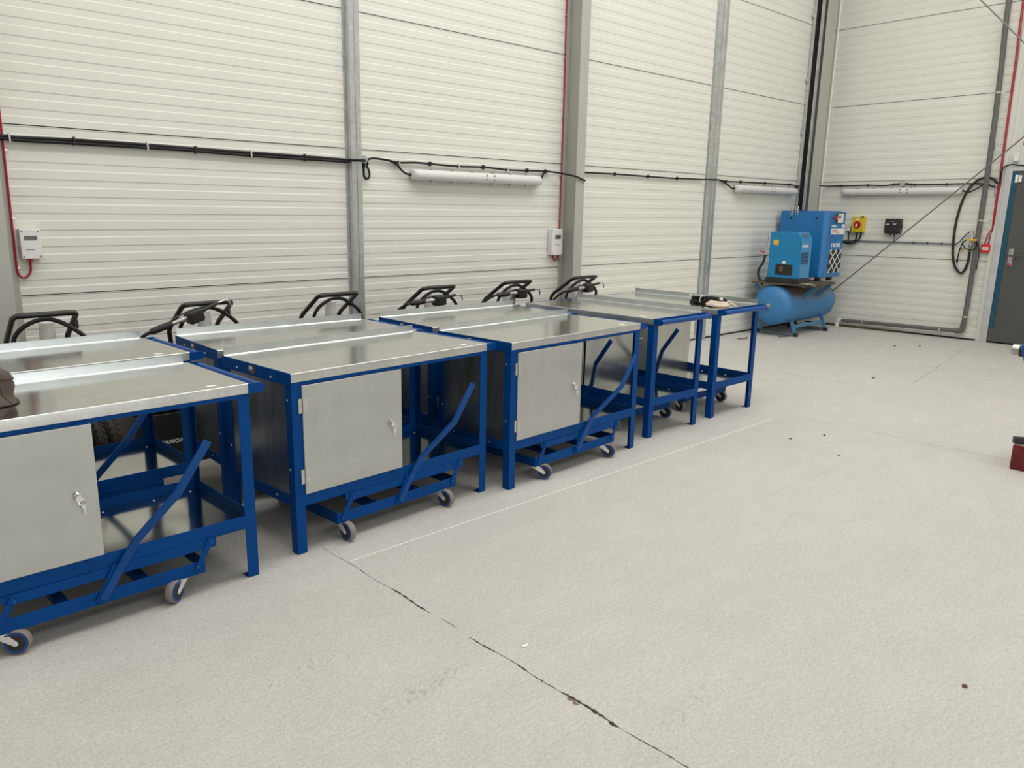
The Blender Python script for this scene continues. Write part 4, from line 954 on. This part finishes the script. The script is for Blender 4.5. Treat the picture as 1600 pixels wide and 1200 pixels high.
# big air hose loop and the regulator
ho = thing('air_hose', 'thick black air hose hanging in a long loop behind the pipe', 'hose', (XE, 3.3, 1.4))
e = lambda pts, o: [(-o, y - 3.3, z - 1.4) for y, z in pts]
MB().tube(e([(3.142, 1.938), (3.145, 1.961), (3.169, 1.989), (3.219, 2.014), (3.292, 2.016), (3.36, 1.983), (3.425, 1.909), (3.474, 1.799), (3.508, 1.646), (3.527, 1.456), (3.526, 1.24), (3.507, 1.059), (3.468, .927), (3.401, .846), (3.36, .867), (3.333, .947), (3.324, 1.043), (3.325, 1.115)], .028), .0145, 12, 4).build('hose_loop', M['rubber'], ho)
MB().cyl(*e([(3.146, 1.945), (3.138, 1.905)], .03), .014, 12).cyl(*e([(3.138, 1.885), (3.131, 1.825)], .03), .017, 12).build('hose_coupling', M['zinc'], ho)
rg = thing('air_regulator', 'brass and grey air regulator with thin black hoses at the pipe', 'regulator', (XE, 3.3, 1.25))
g = lambda pts, o: [(-o, y - 3.3, z - 1.25) for y, z in pts]
MB().lathe([(0, .014), (.02, .016), (.03, .022), (.07, .024), (.08, .016), (.10, .016), (.11, .024), (.15, .022), (.16, .014), (.24, .012)], (-.045, .022, -.115), (0, -.05, 1), 18).build('filter_body', M['zinc'], rg)
MB().lathe([(0, .016), (.03, .016)], (-.045, .026, -.125), (0, -.05, 1), 14).build('brass_nut', M['brass'], rg); MB().lathe([(0, .018), (.022, .018)], (-.045, .018, -.02), (0, -.05, 1), 6).build('brass_nut', M['brass'], rg)
MB().bar(*g([(3.345, 1.268), (3.235, 1.262)], .115), .022, .008, (1, 0, 0)).build('yellow_lever', M['amber'], rg, bevel=.002)
MB().cyl(*g([(3.45, 1.147), (3.385, 1.149)], .02), .008, 8).build('brass_pipe', M['brass'], rg)
MB().tube(g([(3.234, 1.267), (3.295, 1.283), (3.347, 1.275), (3.401, 1.232), (3.429, 1.159), (3.44, 1.075), (3.443, .996)], .05), .0075, 8, 4).build('thin_hose', M['cable'], rg)
MB().tube(g([(3.388, 1.25), (3.392, 1.222), (3.363, 1.173), (3.31, 1.14), (3.258, 1.148), (3.232, 1.19), (3.243, 1.237)], .118), .0065, 8, 4).build('thin_hose', M['cable'], rg)
MB().tube(g([(3.24, 1.255), (3.206, 1.18), (3.188, 1.086), (3.191, .991), (3.194, .902)], .118), .0065, 8, 4).build('thin_hose', M['cable'], rg)
MB().cyl(*g([(3.443, 1.02), (3.444, .975)], .05), .012, 10).build('hose_end', M['black'], rg)
MB().tube(g([(3.194, .902), (3.198, .85), (3.206, .815)], .118), .010, 8, radii=[.008, .012, .007]).build('blow_nozzle', M['zinc'], rg)

# bracing rods in front of the end wall
for a, b, l in (((5.392, .03), (1.57, 3.722), 'thin steel brace rod rising right across the end wall to the door'), ((5.22, 5.824), (1.57, 1.961), 'thin steel brace rod crossing the top right corner of end wall')):
    ox = .25 if a[1] < 1 else .215
    tag(MB().cyl((XE - ox, *a), (XE - ox, *b), .0085, 12).build('brace_rod', M['rod']), l, 'rod')

# cable tray and conduit in the corner
tr = thing('cable_tray', 'vertical cable tray with black cables beside corner column', 'cable tray', (10.755, D, 0))
for y0, y1 in ((-.052, -.006), (-.135, -.118)): MB().box(-.026, .02, y0, y1, 1.62, 6.3).build('side_rail', M['mullion'], tr)
MB().box(.012, .02, -.14, -.028, 1.62, 6.3).build('tray_back', M['mullion'], tr)
for z in (2.62, 3.30, 4.1, 5.0): MB().box(-.06, -.015, -.03, -.004, z, z + .05).build('bracket', M['zinc'], tr, bevel=.002)
rt = random.Random(11)
for k, (x, y) in enumerate(((-.003, -.062), (-.004, -.084), (-.003, -.106), (-.014, -.073), (-.014, -.096))):
    MB().tube([(x + rt.uniform(-.005, .004), y + rt.uniform(-.006, .006), z) for z in [1.60 + .35 * i for i in range(14)]], .010, 8).build('black_cable', M['cable'], tr)
tag(MB().cyl((XE - .03, 5.315, .3), (XE - .03, 5.315, 6.3), .0125, 14).build('wall_conduit', M['label']), 'thin white conduit running up end wall by the corner', 'conduit')
tag(MB().box(XE - .05, XE - .006, 4.05, 4.98, 0, .022).build('floor_batten', M['timber'], bevel=.004), 'rusty brown batten at foot of end wall beside the tank', 'batten')

# machine at the right edge: red block with black tube foot, blue housing with a silver collar
rb = thing('red_block', 'worn dark red block with black steel tube on top, right edge', 'block', (5.60, 1.02, 0))
MB().box(-.03, .36, -.45, .225, 0, .158).build('block_body', M['redblock'], rb, bevel=.006); MB().box(-.026, .356, -.446, .221, .158, .163).build('block_top', M['dust'], rb)
mc = thing('blue_machine', 'blue machine housing with silver collar standing at right edge', 'machine', (5.75, .95, 0))
MB().prism(rrect(-.10, .378, .528, .765, .03, 6), lambda a, b: (-.05, a - .075 * (.765 - b) / .237, b), lambda a, b: (.20, a - .075 * (.765 - b) / .237, b)).build('housing', M['machblue'], mc, bevel=.012, seg=3)
MB().lathe([(0, .034), (.01, .035), (.045, .035), (.05, .030)], (.06, .388, .712), (0, 1, 0), 28).build('silver_collar', M['alu'], mc)
MB().lathe([(0, .041), (.018, .041)], (.06, .376, .712), (0, 1, 0), 28).build('dark_ring', M['black'], mc)
MB().box(.0, .14, -.09, .05, .20, .57).build('post', M['machblue'], mc, bevel=.004)
MB().bar((-.165, .300, .184), (.05, -.06, .184), .04, .04, (0, 0, 1)).box(.0, .14, -.09, .05, .164, .205).build('foot_tube', M['black'], mc, bevel=.003)

# ------------------------------------------------------------------ light: unseen area lights added for assumed roof openings and a door behind the camera
w = bpy.data.worlds.new('world'); SC.world = w; w.use_nodes = True
w.node_tree.nodes['Background'].inputs[0].default_value = (.82, .86, .90, 1); w.node_tree.nodes['Background'].inputs[1].default_value = .5
def area(name, loc, rot, sx, sy, power, col):
    l = bpy.data.lights.new(name, 'AREA'); l.shape = 'RECTANGLE'; l.size = sx; l.size_y = sy; l.energy = power; l.color = col
    o = bpy.data.objects.new(name, l); COL.objects.link(o); o.location = loc; o.rotation_euler = rot; return o
for i, (x, y, p) in enumerate(((-2.6, 2.3, 190), (2.5, 2.3, 312), (7.3, 2.2, 330), (-2.6, -5.0, 170), (2.5, -5.0, 200), (7.3, -5.0, 200))):
    area('unseen_roof_light', (x, y, ZTOP - .02), (0, 0, 0), 4.9, 2.8, p, (1.0, .99, .965))
area('unseen_door_daylight', (3.0, YS + .05, 2.4), (R(90), 0, 0), 6.0, 4.6, 430, (.95, .98, 1.0))  # added in front of the solid wall; no door opening is modelled

cd = bpy.data.cameras.new('camera'); cam = bpy.data.objects.new('camera', cd); COL.objects.link(cam)
f, a, b, c = 1213.32881, .728531909, .225936697, .0100227619
cd.sensor_fit = 'HORIZONTAL'; cd.sensor_width = 36; cd.lens = f * 36 / 1600
cd.shift_x = 53.13 / 1600; cd.shift_y = 13.10 / 1600; cd.clip_start = .05
fw = Vector((math.sin(a) * math.cos(b), math.cos(a) * math.cos(b), -math.sin(b))); rt0 = Vector((math.cos(a), -math.sin(a), 0)); up0 = rt0.cross(fw)
rgt = rt0 * math.cos(c) + up0 * math.sin(c); upv = up0 * math.cos(c) - rt0 * math.sin(c)
m = Matrix((rgt, upv, -fw)).transposed().to_4x4(); m.translation = (0, 0, 1.52158879); cam.matrix_world = m
SC.camera = cam
SC.view_settings.view_transform = 'Standard'; SC.view_settings.look = 'None'; SC.view_settings.gamma = 1; SC.view_settings.use_curve_mapping = False
SC.view_settings.exposure = -.85
SC.cycles.use_denoising = True
SC.cycles.max_bounces = 8; SC.cycles.diffuse_bounces = 4; SC.cycles.glossy_bounces = 4
SC.cycles.sample_clamp_indirect = 8
